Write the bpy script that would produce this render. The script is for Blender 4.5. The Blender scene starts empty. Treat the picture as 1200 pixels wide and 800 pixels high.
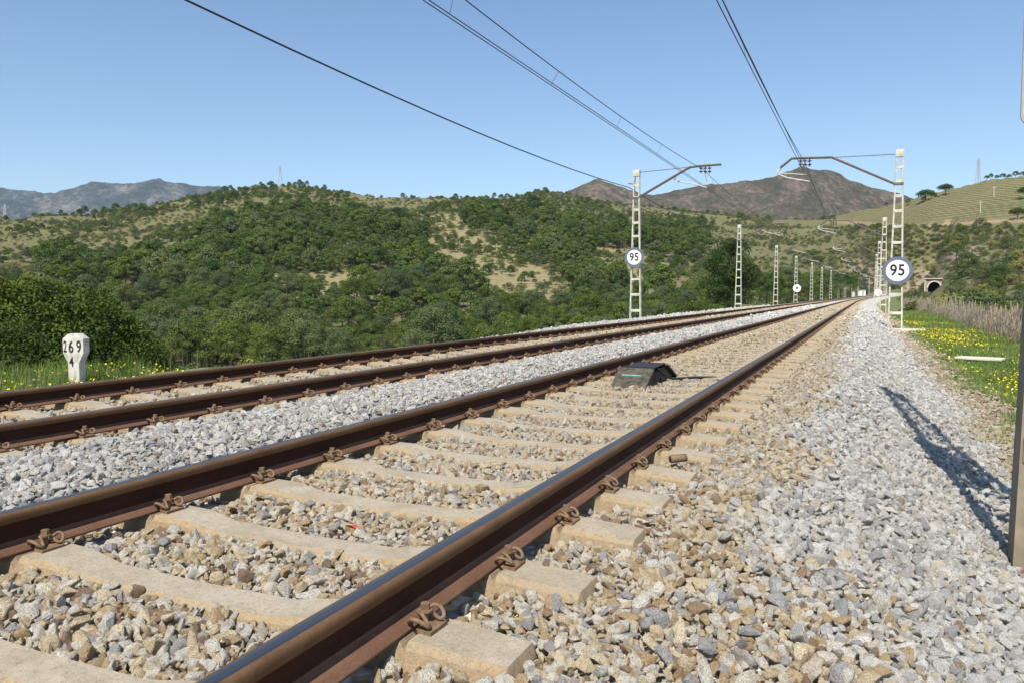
import bpy, bmesh, math, random
import numpy as np
from math import radians, sin, cos, tan, pi
random.seed(7); RS = np.random.RandomState(7)
SC = bpy.context.scene
C = SC.collection

# ------------------------------------------------------------------ camera, sky, sun, exposure
CAMH = 0.836                      # lens above the top of the rails (z = 0); track runs along +Y, x is to its right
THETA = radians(24.72); PITCH = radians(3.43)
ct, st = cos(THETA), sin(THETA)
cam = bpy.data.cameras.new('camera'); camo = bpy.data.objects.new('camera', cam); C.objects.link(camo)
cam.sensor_width = 36; cam.lens = 27; cam.clip_start = 0.05; cam.clip_end = 30000
camo.location = (0, 0, CAMH); camo.rotation_euler = (pi/2 - PITCH, 0, THETA)
SC.camera = camo
SUN_EL = radians(52); SUN_AZ = radians(173)      # azimuth of the sun clockwise from +Y
world = bpy.data.worlds.new('World'); SC.world = world; world.use_nodes = True
wn = world.node_tree; bg = wn.nodes['Background']
sky = wn.nodes.new('ShaderNodeTexSky'); sky.sky_type = 'NISHITA'; sky.sun_disc = False
sky.sun_elevation = SUN_EL; sky.sun_rotation = SUN_AZ; sky.air_density = 1.1; sky.dust_density = 0.15; sky.ozone_density = 3.6; sky.altitude = 100
wn.links.new(sky.outputs[0], bg.inputs[0]); bg.inputs[1].default_value = 0.113
sl = bpy.data.lights.new('sun', 'SUN'); sl.energy = 5.0; sl.angle = radians(0.5); sl.color = (1.0, 0.94, 0.83)
so = bpy.data.objects.new('sun', sl); C.objects.link(so)
so.rotation_euler = (pi/2 - SUN_EL, 0, -SUN_AZ + pi)   # refined below
from mathutils import Vector, Matrix, Euler
sdir = Vector((sin(SUN_AZ)*cos(SUN_EL), cos(SUN_AZ)*cos(SUN_EL), sin(SUN_EL)))
so.rotation_euler = sdir.to_track_quat('Z', 'Y').to_euler()
SC.view_settings.view_transform = 'Standard'; SC.view_settings.look = 'None'
SC.view_settings.exposure = 0.42; SC.view_settings.gamma = 1.0
SC.cycles.max_bounces = 6; SC.cycles.transparent_max_bounces = 4; SC.cycles.volume_bounces = 0

# ------------------------------------------------------------------ geometry of the place
def off(s):  return np.where(np.asarray(s) > 110, (np.asarray(s, float)-110)**2/6300.0, 0.0)
def rise(s):
    s = np.asarray(s, float); a = np.clip(s-150, 0, 330); return a*a/42000.0
def cam2w(Xc, Zc): return Xc*ct - Zc*st, Xc*st + Zc*ct       # ground coordinates seen from the tripod -> world
def w2cam(x, y):   return y*st + x*ct, y*ct - x*st
def proj(x, y, z):
    X, Z = w2cam(x, y); H = z - CAMH
    d = Z*cos(PITCH) - H*sin(PITCH); v = H*cos(PITCH) + Z*sin(PITCH)
    return 600+900*X/d, 400-900*v/d
def ray(u, y):
    a = (u-600)/900.; b = (400-y)/900.
    return a, cos(PITCH)+b*sin(PITCH), b*cos(PITCH)-sin(PITCH)
def at_s(u, y, s):            # where that sight line meets the vertical plane across the track at chainage s
    a, f, h = ray(u, y)
    t = s/(a*st + f*ct); return (t*(a*ct - f*st), t*h + CAMH)    # x, z
def at_Z(u, y, Z):
    a, f, h = ray(u, y); t = Z/f; x, yy = cam2w(t*a, Z); return x, yy, t*h + CAMH

# value noise -------------------------------------------------------
def _h(ix, iy, seed):
    n = (ix.astype(np.int64)*374761393 + iy.astype(np.int64)*668265263 + seed*974634777) & 0xffffffff
    n = ((n ^ (n >> 13))*1274126177) & 0xffffffff
    return ((n ^ (n >> 16)) & 0xffff)/65535.0
def vnoise(x, y, seed=0):
    x = np.asarray(x, float); y = np.asarray(y, float)
    ix = np.floor(x); iy = np.floor(y); fx = x-ix; fy = y-iy
    fx = fx*fx*(3-2*fx); fy = fy*fy*(3-2*fy)
    a = _h(ix, iy, seed); b = _h(ix+1, iy, seed); c = _h(ix, iy+1, seed); d = _h(ix+1, iy+1, seed)
    return (a*(1-fx)+b*fx)*(1-fy) + (c*(1-fx)+d*fx)*fy
def fbm(x, y, o=4, seed=0):
    r = 0; a = .5
    for i in range(o): r = r + a*(vnoise(x*2**i, y*2**i, seed+i)-.5); a *= .5
    return r

# ------------------------------------------------------------------ materials
def newmat(name, rough=.9, metal=0, spec=.3):
    m = bpy.data.materials.new(name); m.use_nodes = True
    b = m.node_tree.nodes['Principled BSDF']; b.inputs['Roughness'].default_value = rough
    b.inputs['Metallic'].default_value = metal; b.inputs['Specular IOR Level'].default_value = spec
    return m, m.node_tree, b
def N(nt, t, **kw):
    n = nt.nodes.new(t)
    for k, v in kw.items():
        if k in n.inputs: n.inputs[k].default_value = v
        else: setattr(n, k, v)
    return n
def ramp(nt, fac, stops, interp='LINEAR'):
    r = nt.nodes.new('ShaderNodeValToRGB'); r.color_ramp.interpolation = interp; e = r.color_ramp.elements
    while len(e) < len(stops): e.new(0.5)
    for i, (p, c) in enumerate(stops):
        e[i].position = p; e[i].color = (c[0], c[1], c[2], 1) if isinstance(c, tuple) else (c, c, c, 1)
    if fac is not None: nt.links.new(fac, r.inputs[0])
    return r
def mix(nt, fac, a, b, mode='MIX'):
    m = nt.nodes.new('ShaderNodeMix'); m.data_type = 'RGBA'; m.blend_type = mode
    for sock, v in ((m.inputs[0], fac), (m.inputs[6], a), (m.inputs[7], b)):
        if isinstance(v, (int, float)): sock.default_value = v
        elif isinstance(v, tuple): sock.default_value = (v[0], v[1], v[2], 1)
        else: nt.links.new(v, sock)
    return m.outputs[2]
def mth(nt, op, a, b=None, clamp=False):
    m = nt.nodes.new('ShaderNodeMath'); m.operation = op; m.use_clamp = clamp
    for i, v in enumerate((a, b)):
        if v is None: continue
        if isinstance(v, (int, float)): m.inputs[i].default_value = v
        else: nt.links.new(v, m.inputs[i])
    return m.outputs[0]
def bump(nt, b, h, strength=.5, dist=.01):
    n = nt.nodes.new('ShaderNodeBump'); n.inputs['Strength'].default_value = strength; n.inputs['Distance'].default_value = dist
    nt.links.new(h, n.inputs['Height']); nt.links.new(n.outputs[0], b.inputs['Normal'])
def noise(nt, vec, scale, detail=3, rough=.5, dist=0):
    n = N(nt, 'ShaderNodeTexNoise', Scale=scale, Detail=detail, Roughness=rough, Distortion=dist)
    if vec is not None: nt.links.new(vec, n.inputs['Vector'])
    return n.outputs['Fac']

def simple(name, col, col2=None, scale=6, rough=.85, metal=0, bmp=0, bdist=.01, spec=.3, coord='Object', stops=(.35, .65)):
    m, nt, b = newmat(name, rough, metal, spec)
    tc = N(nt, 'ShaderNodeTexCoord'); f = noise(nt, tc.outputs[coord], scale, 6, .6)
    r = ramp(nt, f, [(stops[0], col), (stops[1], col2 or col)]); nt.links.new(r.outputs[0], b.inputs['Base Color'])
    if bmp: bump(nt, b, f, bmp, bdist)
    return m

# zone of the ballast: 1 = clean grey stone, 0 = tan dusty stone (where it lies, not how it is lit)
def zone(nt):
    g = N(nt, 'ShaderNodeNewGeometry'); sx = N(nt, 'ShaderNodeSeparateXYZ'); nt.links.new(g.outputs['Position'], sx.inputs[0])
    x, y = sx.outputs[0], sx.outputs[1]
    nz = noise(nt, g.outputs['Position'], 1.1, 3, .6)
    nzs = mth(nt, 'MULTIPLY', mth(nt, 'SUBTRACT', nz, .5), 1.3)
    o = mth(nt, 'MAXIMUM', mth(nt, 'SUBTRACT', y, 110), 0); o = mth(nt, 'DIVIDE', mth(nt, 'MULTIPLY', o, o), 6300)
    xr = mth(nt, 'SUBTRACT', x, o)
    xn = mth(nt, 'ADD', xr, nzs)
    def band(c, hw, soft=.25, src=xn):
        d = mth(nt, 'ABSOLUTE', mth(nt, 'SUBTRACT', src, c))
        return mth(nt, 'DIVIDE', mth(nt, 'SUBTRACT', hw, d), soft, True)
    b1 = band(.36, .90); b2 = band(-4.08, .85, .2, mth(nt, 'ADD', xr, mth(nt, 'MULTIPLY', nzs, .3))); b3 = band(-8.6, 1.2)
    near = mth(nt, 'DIVIDE', mth(nt, 'SUBTRACT', mth(nt, 'ADD', y, mth(nt, 'MULTIPLY', nzs, 1.5)), 1.9), 1.8, True)   # browner patch just by the lens
    east = mth(nt, 'DIVIDE', mth(nt, 'SUBTRACT', x, -.1), .35, True)
    b1 = mth(nt, 'MULTIPLY', b1, mth(nt, 'MAXIMUM', near, east))
    z = mth(nt, 'MAXIMUM', mth(nt, 'MAXIMUM', b1, b2), b3)
    fary = mth(nt, 'DIVIDE', mth(nt, 'SUBTRACT', y, 3.0), 9.0, True)
    return z, fary, g.outputs['Position']

def stone_colour(nt, rnd, rnd2):
    z, fary, pos = zone(nt)
    grey = ramp(nt, rnd, [(0, (.46, .445, .42)), (.18, (.70, .67, .61)), (.42, (.58, .565, .54)), (.60, (.76, .73, .66)), (.76, (.60, .53, .42)), (.86, (.38, .375, .37)), (.93, (.60, .58, .52)), (.985, (.36, .25, .16))], 'CONSTANT')
    tan_ = ramp(nt, rnd, [(0, (.64, .52, .34)), (.16, (.74, .68, .56)), (.34, (.52, .38, .22)), (.46, (.68, .64, .55)), (.62, (.72, .60, .41)), (.76, (.29, .20, .14)), (.81, (.42, .41, .40)), (.91, (.36, .24, .14)), (.95, (.66, .64, .58))], 'CONSTANT')
    cream = ramp(nt, rnd, [(0, (.56, .47, .33)), (.3, (.62, .54, .40)), (.55, (.50, .41, .28)), (.75, (.60, .56, .46)), (.9, (.36, .27, .17))], 'CONSTANT')
    t = mix(nt, fary, tan_.outputs[0], cream.outputs[0])
    zz = mth(nt, 'GREATER_THAN', z, mth(nt, 'ADD', mth(nt, 'MULTIPLY', rnd2, .9), .04))
    return mix(nt, zz, t, grey.outputs[0]), pos

m_stone, nt, b = newmat('crushed_granite', .88, 0, .25)
oi = N(nt, 'ShaderNodeObjectInfo'); wnz = N(nt, 'ShaderNodeTexWhiteNoise', noise_dimensions='1D'); nt.links.new(mth(nt, 'MULTIPLY', oi.outputs['Random'], 91.7), wnz.inputs['W'])
col, pos = stone_colour(nt, oi.outputs['Random'], wnz.outputs['Value'])
tc = N(nt, 'ShaderNodeTexCoord')
addv = N(nt, 'ShaderNodeVectorMath', operation='ADD'); nt.links.new(tc.outputs['Object'], addv.inputs[0])
cmb = N(nt, 'ShaderNodeCombineXYZ'); nt.links.new(mth(nt, 'MULTIPLY', oi.outputs['Random'], 60), cmb.inputs[0]); nt.links.new(cmb.outputs[0], addv.inputs[1])
sp = noise(nt, addv.outputs[0], 6.5, 4, .85)
spr = ramp(nt, sp, [(.30, .30), (.385, .95), (.48, 1.15), (.60, 1.42)])
c2 = mix(nt, .85, col, spr.outputs[0], 'MULTIPLY')
sp2 = noise(nt, addv.outputs[0], 12, 2, .6); c2 = mix(nt, .8, c2, ramp(nt, sp2, [(.36, .12), (.43, 1.0), (.60, 1.0), (.68, 1.3)]).outputs[0], 'MULTIPLY')
big = noise(nt, addv.outputs[0], 1.3, 2, .5)
zz_, _f, _p = zone(nt)
c3 = mix(nt, mth(nt, 'MULTIPLY', ramp(nt, big, [(.50, 0.0), (.68, .55)]).outputs[0], mth(nt, 'SUBTRACT', 1.0, mth(nt, 'MULTIPLY', zz_, .85))), c2, (.40, .27, .15))
nt.links.new(c3, b.inputs['Base Color']); bump(nt, b, sp, .7, .16)

m_bed, nt, b = newmat('ballast_bed', .95, 0, .2)
g = N(nt, 'ShaderNodeNewGeometry')
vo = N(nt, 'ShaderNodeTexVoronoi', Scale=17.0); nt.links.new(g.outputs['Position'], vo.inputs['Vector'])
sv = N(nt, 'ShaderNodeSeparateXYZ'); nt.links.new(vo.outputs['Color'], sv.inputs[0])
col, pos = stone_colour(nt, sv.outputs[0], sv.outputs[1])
col = mix(nt, 1.0, col, ramp(nt, vo.outputs['Distance'], [(.34, 1.1), (.70, .55)]).outputs[0], 'MULTIPLY')  # shade in the gaps between stones, painted into the colour
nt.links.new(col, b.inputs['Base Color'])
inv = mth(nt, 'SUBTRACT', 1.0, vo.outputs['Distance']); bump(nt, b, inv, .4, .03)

m_verge, nt, b = newmat('verge_ground', .95, 0, .1)
g = N(nt, 'ShaderNodeNewGeometry')
n1 = noise(nt, g.outputs['Position'], .9, 6, .65); n2 = noise(nt, g.outputs['Position'], 14, 4, .7)
r1 = ramp(nt, n2, [(.3, (.10, .13, .035)), (.5, (.20, .17, .09)), (.65, (.36, .30, .2))])
r2 = ramp(nt, n2, [(.3, (.05, .10, .02)), (.7, (.12, .19, .04))])
nt.links.new(mix(nt, ramp(nt, n1, [(.42, 0.0), (.58, 1.0)]).outputs[0], r2.outputs[0], r1.outputs[0]), b.inputs['Base Color']); bump(nt, b, n2, .6, .05)

m_conc, nt, b = newmat('sleeper_concrete', .9, 0, .25)
g = N(nt, 'ShaderNodeNewGeometry'); oi = N(nt, 'ShaderNodeObjectInfo')
tc = N(nt, 'ShaderNodeTexCoord'); sx = N(nt, 'ShaderNodeSeparateXYZ'); nt.links.new(tc.outputs['Object'], sx.inputs[0])
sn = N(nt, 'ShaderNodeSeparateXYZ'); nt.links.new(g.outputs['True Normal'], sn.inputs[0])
n1 = noise(nt, g.outputs['Position'], 5, 6, .7); n2 = noise(nt, g.outputs['Position'], 60, 4, .75); n3 = noise(nt, g.outputs['Position'], 220, 2, .6)
base = ramp(nt, n1, [(.3, (.33, .28, .20)), (.55, (.43, .37, .28)), (.75, (.38, .345, .29))])
rustd = mth(nt, 'SUBTRACT', mth(nt, 'ABSOLUTE', sx.outputs[0]), .87); rustd = mth(nt, 'SUBTRACT', 1.0, mth(nt, 'DIVIDE', mth(nt, 'ABSOLUTE', rustd), .22), True)
rf = mth(nt, 'MULTIPLY', rustd, ramp(nt, n1, [(.38, .15), (.62, .95)]).outputs[0])
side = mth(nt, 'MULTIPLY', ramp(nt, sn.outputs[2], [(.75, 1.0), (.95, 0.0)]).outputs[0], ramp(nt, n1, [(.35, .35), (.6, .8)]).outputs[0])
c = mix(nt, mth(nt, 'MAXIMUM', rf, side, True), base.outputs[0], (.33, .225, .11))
c = mix(nt, .8, c, ramp(nt, n2, [(.30, .55), (.46, .95), (.7, 1.12)]).outputs[0], 'MULTIPLY')
c = mix(nt, .6, c, ramp(nt, n3, [(.3, .5), (.5, 1.0)]).outputs[0], 'MULTIPLY')
n4 = noise(nt, g.outputs['Position'], 2.2, 5, .65, 1.5); c = mix(nt, ramp(nt, n4, [(.50, 0.0), (.66, .55)]).outputs[0], c, (.30, .24, .16))
vc = N(nt, 'ShaderNodeTexVoronoi', Scale=3.2, feature='DISTANCE_TO_EDGE'); wv = N(nt, 'ShaderNodeVectorMath', operation='ADD'); nz_ = N(nt, 'ShaderNodeTexNoise', Scale=6, Detail=4); nt.links.new(g.outputs['Position'], nz_.inputs['Vector']); nt.links.new(g.outputs['Position'], wv.inputs[0]); nt.links.new(nz_.outputs['Color'], wv.inputs[1]); nt.links.new(wv.outputs[0], vc.inputs['Vector'])
c = mix(nt, mth(nt, 'MULTIPLY', ramp(nt, vc.outputs['Distance'], [(.0, 1.0), (.012, 0.0)]).outputs[0], .45), c, (.16, .12, .08))
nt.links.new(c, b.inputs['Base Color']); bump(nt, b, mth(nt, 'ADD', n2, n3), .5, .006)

def rust(name, a, bb, sc=9, rough=.8):
    m, nt, b = newmat(name, rough, 0, .35)
    g = N(nt, 'ShaderNodeNewGeometry'); mp = N(nt, 'ShaderNodeMapping'); mp.inputs['Scale'].default_value = (1, .35, 1)
    nt.links.new(g.outputs['Position'], mp.inputs[0]); n = noise(nt, mp.outputs[0], sc, 7, .7); n2 = noise(nt, g.outputs['Position'], 90, 4, .7)
    c = ramp(nt, n, [(.3, a), (.7, bb)]).outputs[0]; c = mix(nt, .6, c, ramp(nt, n2, [(.3, .6), (.6, 1.1)]).outputs[0], 'MULTIPLY')
    nt.links.new(c, b.inputs['Base Color']); bump(nt, b, n2, .3, .003); return m
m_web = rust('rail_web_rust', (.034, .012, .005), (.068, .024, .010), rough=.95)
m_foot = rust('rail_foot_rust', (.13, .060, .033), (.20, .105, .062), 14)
m_side = rust('rail_head_side', (.10, .052, .024), (.18, .095, .042), 12, .6)
m_clip = rust('clip_rust', (.13, .075, .04), (.26, .17, .10), 40, .75)
m_steel, nt, b = newmat('running_surface', .28, .9, .5)
g = N(nt, 'ShaderNodeNewGeometry'); mp = N(nt, 'ShaderNodeMapping'); mp.inputs['Scale'].default_value = (60, .6, 60); nt.links.new(g.outputs['Position'], mp.inputs[0])
n = noise(nt, mp.outputs[0], 1, 5, .6); nt.links.new(ramp(nt, n, [(.3, (.13, .125, .125)), (.7, (.23, .22, .215))]).outputs[0], b.inputs['Base Color'])
nt.links.new(ramp(nt, n, [(.3, .30), (.7, .50)]).outputs[0], b.inputs['Roughness'])

m_mast = simple('mast_paint', (.40, .38, .32), (.60, .58, .50), 5, .7, stops=(.35, .6))
m_mastnear = simple('weathered_mast', (.20, .165, .11), (.30, .25, .18), 9, .8, stops=(.3, .7))
m_redfoot = simple('red_primer', (.26, .07, .05), (.34, .11, .08), 12, .8)
m_arm = simple('arm_steel', (.10, .085, .075), (.20, .17, .15), 14, .6)
m_armw = simple('arm_pale', (.45, .43, .40), (.62, .60, .56), 14, .6)
m_wire = simple('wire_dark', (.035, .035, .04), (.05, .05, .055), 3, .5, .4)
m_ins = simple('insulator_brown', (.06, .03, .025), (.09, .05, .04), 8, .3, spec=.5)
m_signw = simple('sign_white', (.78, .79, .80), (.82, .82, .82), 3, .45)
m_signg = simple('sign_grey', (.10, .12, .17), (.15, .17, .22), 12, .6)
m_black = simple('print_black', (.015, .015, .018), (.025, .025, .028), 9, .6)
m_mstone = simple('painted_marker_stone', (.40, .36, .29), (.64, .61, .54), 9, .85, bmp=.3, stops=(.34, .52))
m_slab = simple('pale_slab', (.55, .48, .38), (.72, .66, .55), 5, .9)
m_blackbox = simple('black_rubber', (.012, .012, .014), (.03, .03, .034), 18, .55, bmp=.4)
m_ramp = simple('grey_weathered_board', (.035, .032, .026), (.12, .10, .075), 16, .8, bmp=.3)
m_teal = simple('turquoise_paint', (.10, .28, .22), (.20, .42, .34), 20, .7)
m_red = simple('red_print', (.55, .06, .04), (.60, .12, .06), 10, .5)
m_yel = simple('yellow_print', (.75, .50, .08), (.80, .62, .20), 10, .5)
m_bark = simple('bark', (.06, .045, .035), (.12, .09, .07), 8, .95)
m_white = simple('white_render', (.68, .67, .65), (.80, .79, .77), 3, .8)
m_dark = simple('dark_opening', (.02, .02, .022), (.03, .03, .032), 3, .8)
m_wall = simple('portal_masonry', (.26, .20, .14), (.36, .29, .21), .8, .95)
m_pylon = simple('galvanised_steel', (.34, .35, .36), (.42, .43, .44), 3, .6)

def foliage(name, dark, lite, sc=.6, hue=.03):
    m, nt, b = newmat(name, .75, 0, .2)
    tc = N(nt, 'ShaderNodeTexCoord'); oi = N(nt, 'ShaderNodeObjectInfo'); g = N(nt, 'ShaderNodeNewGeometry')
    n = noise(nt, g.outputs['Position'], sc, 3, .6); n2 = noise(nt, g.outputs['Position'], sc*9, 2, .6)
    f = mth(nt, 'ADD', mth(nt, 'MULTIPLY', n, .6), mth(nt, 'MULTIPLY', n2, .4))
    c = ramp(nt, f, [(.34, dark), (.64, lite)]).outputs[0]
    r = ramp(nt, oi.outputs['Random'], [(0, (.60, .72, .75)), (.3, (1, 1, 1)), (.55, (1.28, 1.15, .85)), (.8, (.85, .95, .9)), (1, (1.15, 1.0, .95))]).outputs[0]
    c = mix(nt, .9, c, r, 'MULTIPLY'); nt.links.new(c, b.inputs['Base Color'])
    b.inputs['Subsurface Weight'].default_value = 0
    tr = N(nt, 'ShaderNodeBsdfTranslucent'); nt.links.new(c, tr.inputs[0]); ms = N(nt, 'ShaderNodeMixShader'); ms.inputs[0].default_value = .18
    nt.links.new(b.outputs[0], ms.inputs[1]); nt.links.new(tr.outputs[0], ms.inputs[2]); nt.links.new(ms.outputs[0], nt.nodes['Material Output'].inputs[0])
    return m
m_pine = foliage('pine_needles', (.046, .080, .016), (.135, .180, .040))
m_shrub = foliage('scrub_leaves', (.065, .085, .035), (.14, .16, .07))
m_bush = foliage('bush_leaves', (.028, .055, .010), (.115, .155, .030), 1.2)
m_tall = foliage('tall_tree_leaves', (.022, .046, .012), (.085, .120, .028), .9)
m_olive = foliage('olive_leaves', (.060, .088, .034), (.14, .17, .070))
m_dkpine = foliage('dark_pine_needles', (.028, .058, .012), (.085, .125, .024), .8)
m_grass = foliage('grass_blades', (.06, .12, .02), (.24, .32, .08), 1.1)
m_reed = foliage('dry_reeds', (.21, .17, .13), (.42, .36, .29), 1.5)
m_flower = simple('yellow_petals', (.80, .62, .02), (.85, .72, .04), 5, .6)
m_pink = simple('pink_petals', (.5, .08, .2), (.6, .12, .3), 5, .6)
m_ybush = foliage('pale_bush_leaves', (.14, .15, .045), (.26, .26, .09), 1.0)

# ------------------------------------------------------------------ mesh helpers
def np_mesh(name, V, F, mats, smooth=False, mi=None):
    me = bpy.data.meshes.new(name); V = np.asarray(V, np.float32); F = np.asarray(F, np.int32); k = F.shape[1]
    me.vertices.add(len(V)); me.vertices.foreach_set('co', V.ravel())
    me.loops.add(F.size); me.loops.foreach_set('vertex_index', F.ravel())
    me.polygons.add(len(F)); me.polygons.foreach_set('loop_start', np.arange(0, F.size, k, dtype=np.int32))
    me.polygons.foreach_set('loop_total', np.full(len(F), k, np.int32))
    if mi is not None: me.polygons.foreach_set('material_index', np.asarray(mi, np.int32))
    me.update(calc_edges=True)
    for m in (mats if isinstance(mats, (list, tuple)) else [mats]): me.materials.append(m)
    if smooth: me.polygons.foreach_set('use_smooth', np.ones(len(F), bool))
    return me
class MB:
    def __init__(s): s.v = []; s.f = []; s.m = []
    def add(s, V, F, mi=0):
        n = len(s.v); s.v += [tuple(v) for v in V]; s.f += [tuple(i+n for i in f) for f in F]; s.m += [mi]*len(F); return s
    def box(s, c, d, M=None, mi=0, taper=1.0):
        x, y, z = [k/2 for k in d]; V = [Vector((a*(taper if e > 0 else 1)*x, b_*(taper if e > 0 else 1)*y, e*z)) for e in (-1, 1) for a, b_ in ((-1, -1), (1, -1), (1, 1), (-1, 1))]
        if M: V = [M @ v for v in V]
        V = [v + Vector(c) for v in V]
        return s.add(V, [(3, 2, 1, 0), (4, 5, 6, 7), (0, 1, 5, 4), (1, 2, 6, 5), (2, 3, 7, 6), (3, 0, 4, 7)], mi)
    def bar(s, p, q, wx, wy=None, mi=0, wx2=None, wy2=None):       # rectangular bar between two points
        p = Vector(p); q = Vector(q); wy = wy or wx; wx2 = wx2 or wx; wy2 = wy2 or wy; d = (q-p).normalized()
        up = Vector((0, 1, 0)) if abs(d.y) < .9 else Vector((1, 0, 0)); a = d.cross(up).normalized(); b_ = a.cross(d).normalized()
        V = [p + a*i*wx/2 + b_*j*wy/2 for i, j in ((-1, -1), (1, -1), (1, 1), (-1, 1))] + [q + a*i*wx2/2 + b_*j*wy2/2 for i, j in ((-1, -1), (1, -1), (1, 1), (-1, 1))]
        return s.add(V, [(3, 2, 1, 0), (4, 5, 6, 7), (0, 1, 5, 4), (1, 2, 6, 5), (2, 3, 7, 6), (3, 0, 4, 7)], mi)
    def tube(s, P, r, n=6, mi=0):
        P = [Vector(p) for p in P]; rr = r if isinstance(r, (list, tuple)) else [r]*len(P); V = []; F = []
        prev = None
        for i, p in enumerate(P):
            d = (P[min(i+1, len(P)-1)] - P[max(i-1, 0)]).normalized()
            a = d.orthogonal().normalized() if prev is None else (prev - d*prev.dot(d)).normalized()
            prev = a; b_ = d.cross(a)
            V += [p + (a*cos(2*pi*k/n) + b_*sin(2*pi*k/n))*rr[i] for k in range(n)]
        for i in range(len(P)-1):
            for k in range(n): F.append((i*n+k, i*n+(k+1) % n, (i+1)*n+(k+1) % n, (i+1)*n+k))
        F.append(tuple(range(n-1, -1, -1))); F.append(tuple((len(P)-1)*n+k for k in range(n)))
        return s.add(V, F, mi)
    def disc(s, c, r, depth, n=32, mi=0, r_in=None):      # disc facing -Y
        V = []; F = []; ri = r_in or 0
        for y in (-depth/2, depth/2):
            V += [(c[0]+r*cos(2*pi*k/n), c[1]+y, c[2]+r*sin(2*pi*k/n)) for k in range(n)]
        if r_in:
            for y in (-depth/2, depth/2): V += [(c[0]+ri*cos(2*pi*k/n), c[1]+y, c[2]+ri*sin(2*pi*k/n)) for k in range(n)]
            for k in range(n):
                j = (k+1) % n; F += [(k, j, 2*n+j, 2*n+k), (j+n, k+n, 3*n+k, 3*n+j), (k, k+n, j+n, j), (2*n+k, 2*n+j, 3*n+j, 3*n+k)]
        else:
            F = [tuple(range(n)), tuple(range(2*n-1, n-1, -1))] + [(k+1 if k+1 < n else 0, k, k+n, (k+1) % n+n) for k in range(n)]
        return s.add(V, F, mi)
    def prism(s, poly, y0, y1, mi=0):                     # outline in x,z pushed along y
        n = len(poly); V = [(x, y0, z) for x, z in poly] + [(x, y1, z) for x, z in poly]
        return s.add(V, [tuple(range(n)), tuple(range(2*n-1, n-1, -1))] + [((k+1) % n, k, k+n, (k+1) % n+n) for k in range(n)], mi)
    def mesh(s, name, mats, smooth=False):
        me = bpy.data.meshes.new(name); me.from_pydata(s.v, [], s.f); me.validate()
        for m in (mats if isinstance(mats, (list, tuple)) else [mats]): me.materials.append(m)
        if len(me.polygons) == len(s.m): me.polygons.foreach_set('material_index', s.m)
        if smooth: me.polygons.foreach_set('use_smooth', [True]*len(me.polygons))
        return me
def link(name, data, parent=None, loc=None, **props):
    o = bpy.data.objects.new(name, data); C.objects.link(o)
    if parent: o.parent = parent
    if loc is not None: o.location = loc
    for k, v in props.items(): o[k] = v
    return o
def thing(name, label, cat, loc=(0, 0, 0), group=None, rz=0):
    o = link(name, None, None, loc, label=label, category=cat); o.rotation_euler.z = rz; o.empty_display_size = .2
    if group: o['group'] = group
    return o
def copy_tree(o, parent=None):
    c = o.copy(); C.objects.link(c)
    if parent: c.parent = parent
    for ch in o.children: copy_tree(ch, c)
    return c
def text_mesh(body, size, mat, offset=0, ext=.002, xs=1.0, spacing=1.0):
    cu = bpy.data.curves.new('lettering', 'FONT'); cu.body = body; cu.size = size; cu.align_x = 'CENTER'; cu.align_y = 'CENTER'; cu.offset = offset; cu.extrude = ext; cu.space_character = spacing
    o = bpy.data.objects.new('lettering', cu); C.objects.link(o); bpy.context.view_layer.update()
    me = bpy.data.meshes.new_from_object(o.evaluated_get(bpy.context.evaluated_depsgraph_get())); bpy.data.objects.remove(o)
    me.transform(Matrix.Rotation(pi/2, 4, 'X') @ Matrix.Scale(xs, 4, (1, 0, 0))); me.materials.clear(); me.materials.append(mat); return me

# geometry-node scatter of uncountable stuff
def scatter(name, P, R, S, I, protos, parent=None, **props):
    col = bpy.data.collections.new(name + '_kit')
    for i, me in enumerate(protos): col.objects.link(bpy.data.objects.new('%s_kit_%02d' % (name, i), me))
    me = bpy.data.meshes.new(name); P = np.asarray(P, np.float32); me.vertices.add(len(P)); me.vertices.foreach_set('co', P.ravel())
    a = me.attributes.new('rot', 'FLOAT_VECTOR', 'POINT'); a.data.foreach_set('vector', np.asarray(R, np.float32).ravel())
    a = me.attributes.new('scl', 'FLOAT_VECTOR', 'POINT'); a.data.foreach_set('vector', np.asarray(S, np.float32).ravel())
    a = me.attributes.new('idx', 'INT', 'POINT'); a.data.foreach_set('value', np.asarray(I, np.int32))
    ng = bpy.data.node_groups.new(name + '_scatter', 'GeometryNodeTree')
    ng.interface.new_socket('Geometry', in_out='INPUT', socket_type='NodeSocketGeometry'); ng.interface.new_socket('Geometry', in_out='OUTPUT', socket_type='NodeSocketGeometry')
    gi = ng.nodes.new('NodeGroupInput'); go = ng.nodes.new('NodeGroupOutput')
    ip = ng.nodes.new('GeometryNodeInstanceOnPoints'); ci = ng.nodes.new('GeometryNodeCollectionInfo')
    ci.inputs['Collection'].default_value = col; ci.inputs['Separate Children'].default_value = True; ci.inputs['Reset Children'].default_value = True
    ng.links.new(gi.outputs[0], ip.inputs['Points']); ng.links.new(ci.outputs[0], ip.inputs['Instance']); ip.inputs['Pick Instance'].default_value = True
    for nm, dt, sock in (('rot', 'FLOAT_VECTOR', 'Rotation'), ('scl', 'FLOAT_VECTOR', 'Scale'), ('idx', 'INT', 'Instance Index')):
        na = ng.nodes.new('GeometryNodeInputNamedAttribute'); na.data_type = dt; na.inputs['Name'].default_value = nm
        ng.links.new(na.outputs['Attribute'], ip.inputs[sock])
    ng.links.new(ip.outputs[0], go.inputs[0])
    o = link(name, me, parent, kind='stuff', **props)
    md = o.modifiers.new('scatter', 'NODES'); md.node_group = ng
    return o

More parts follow.
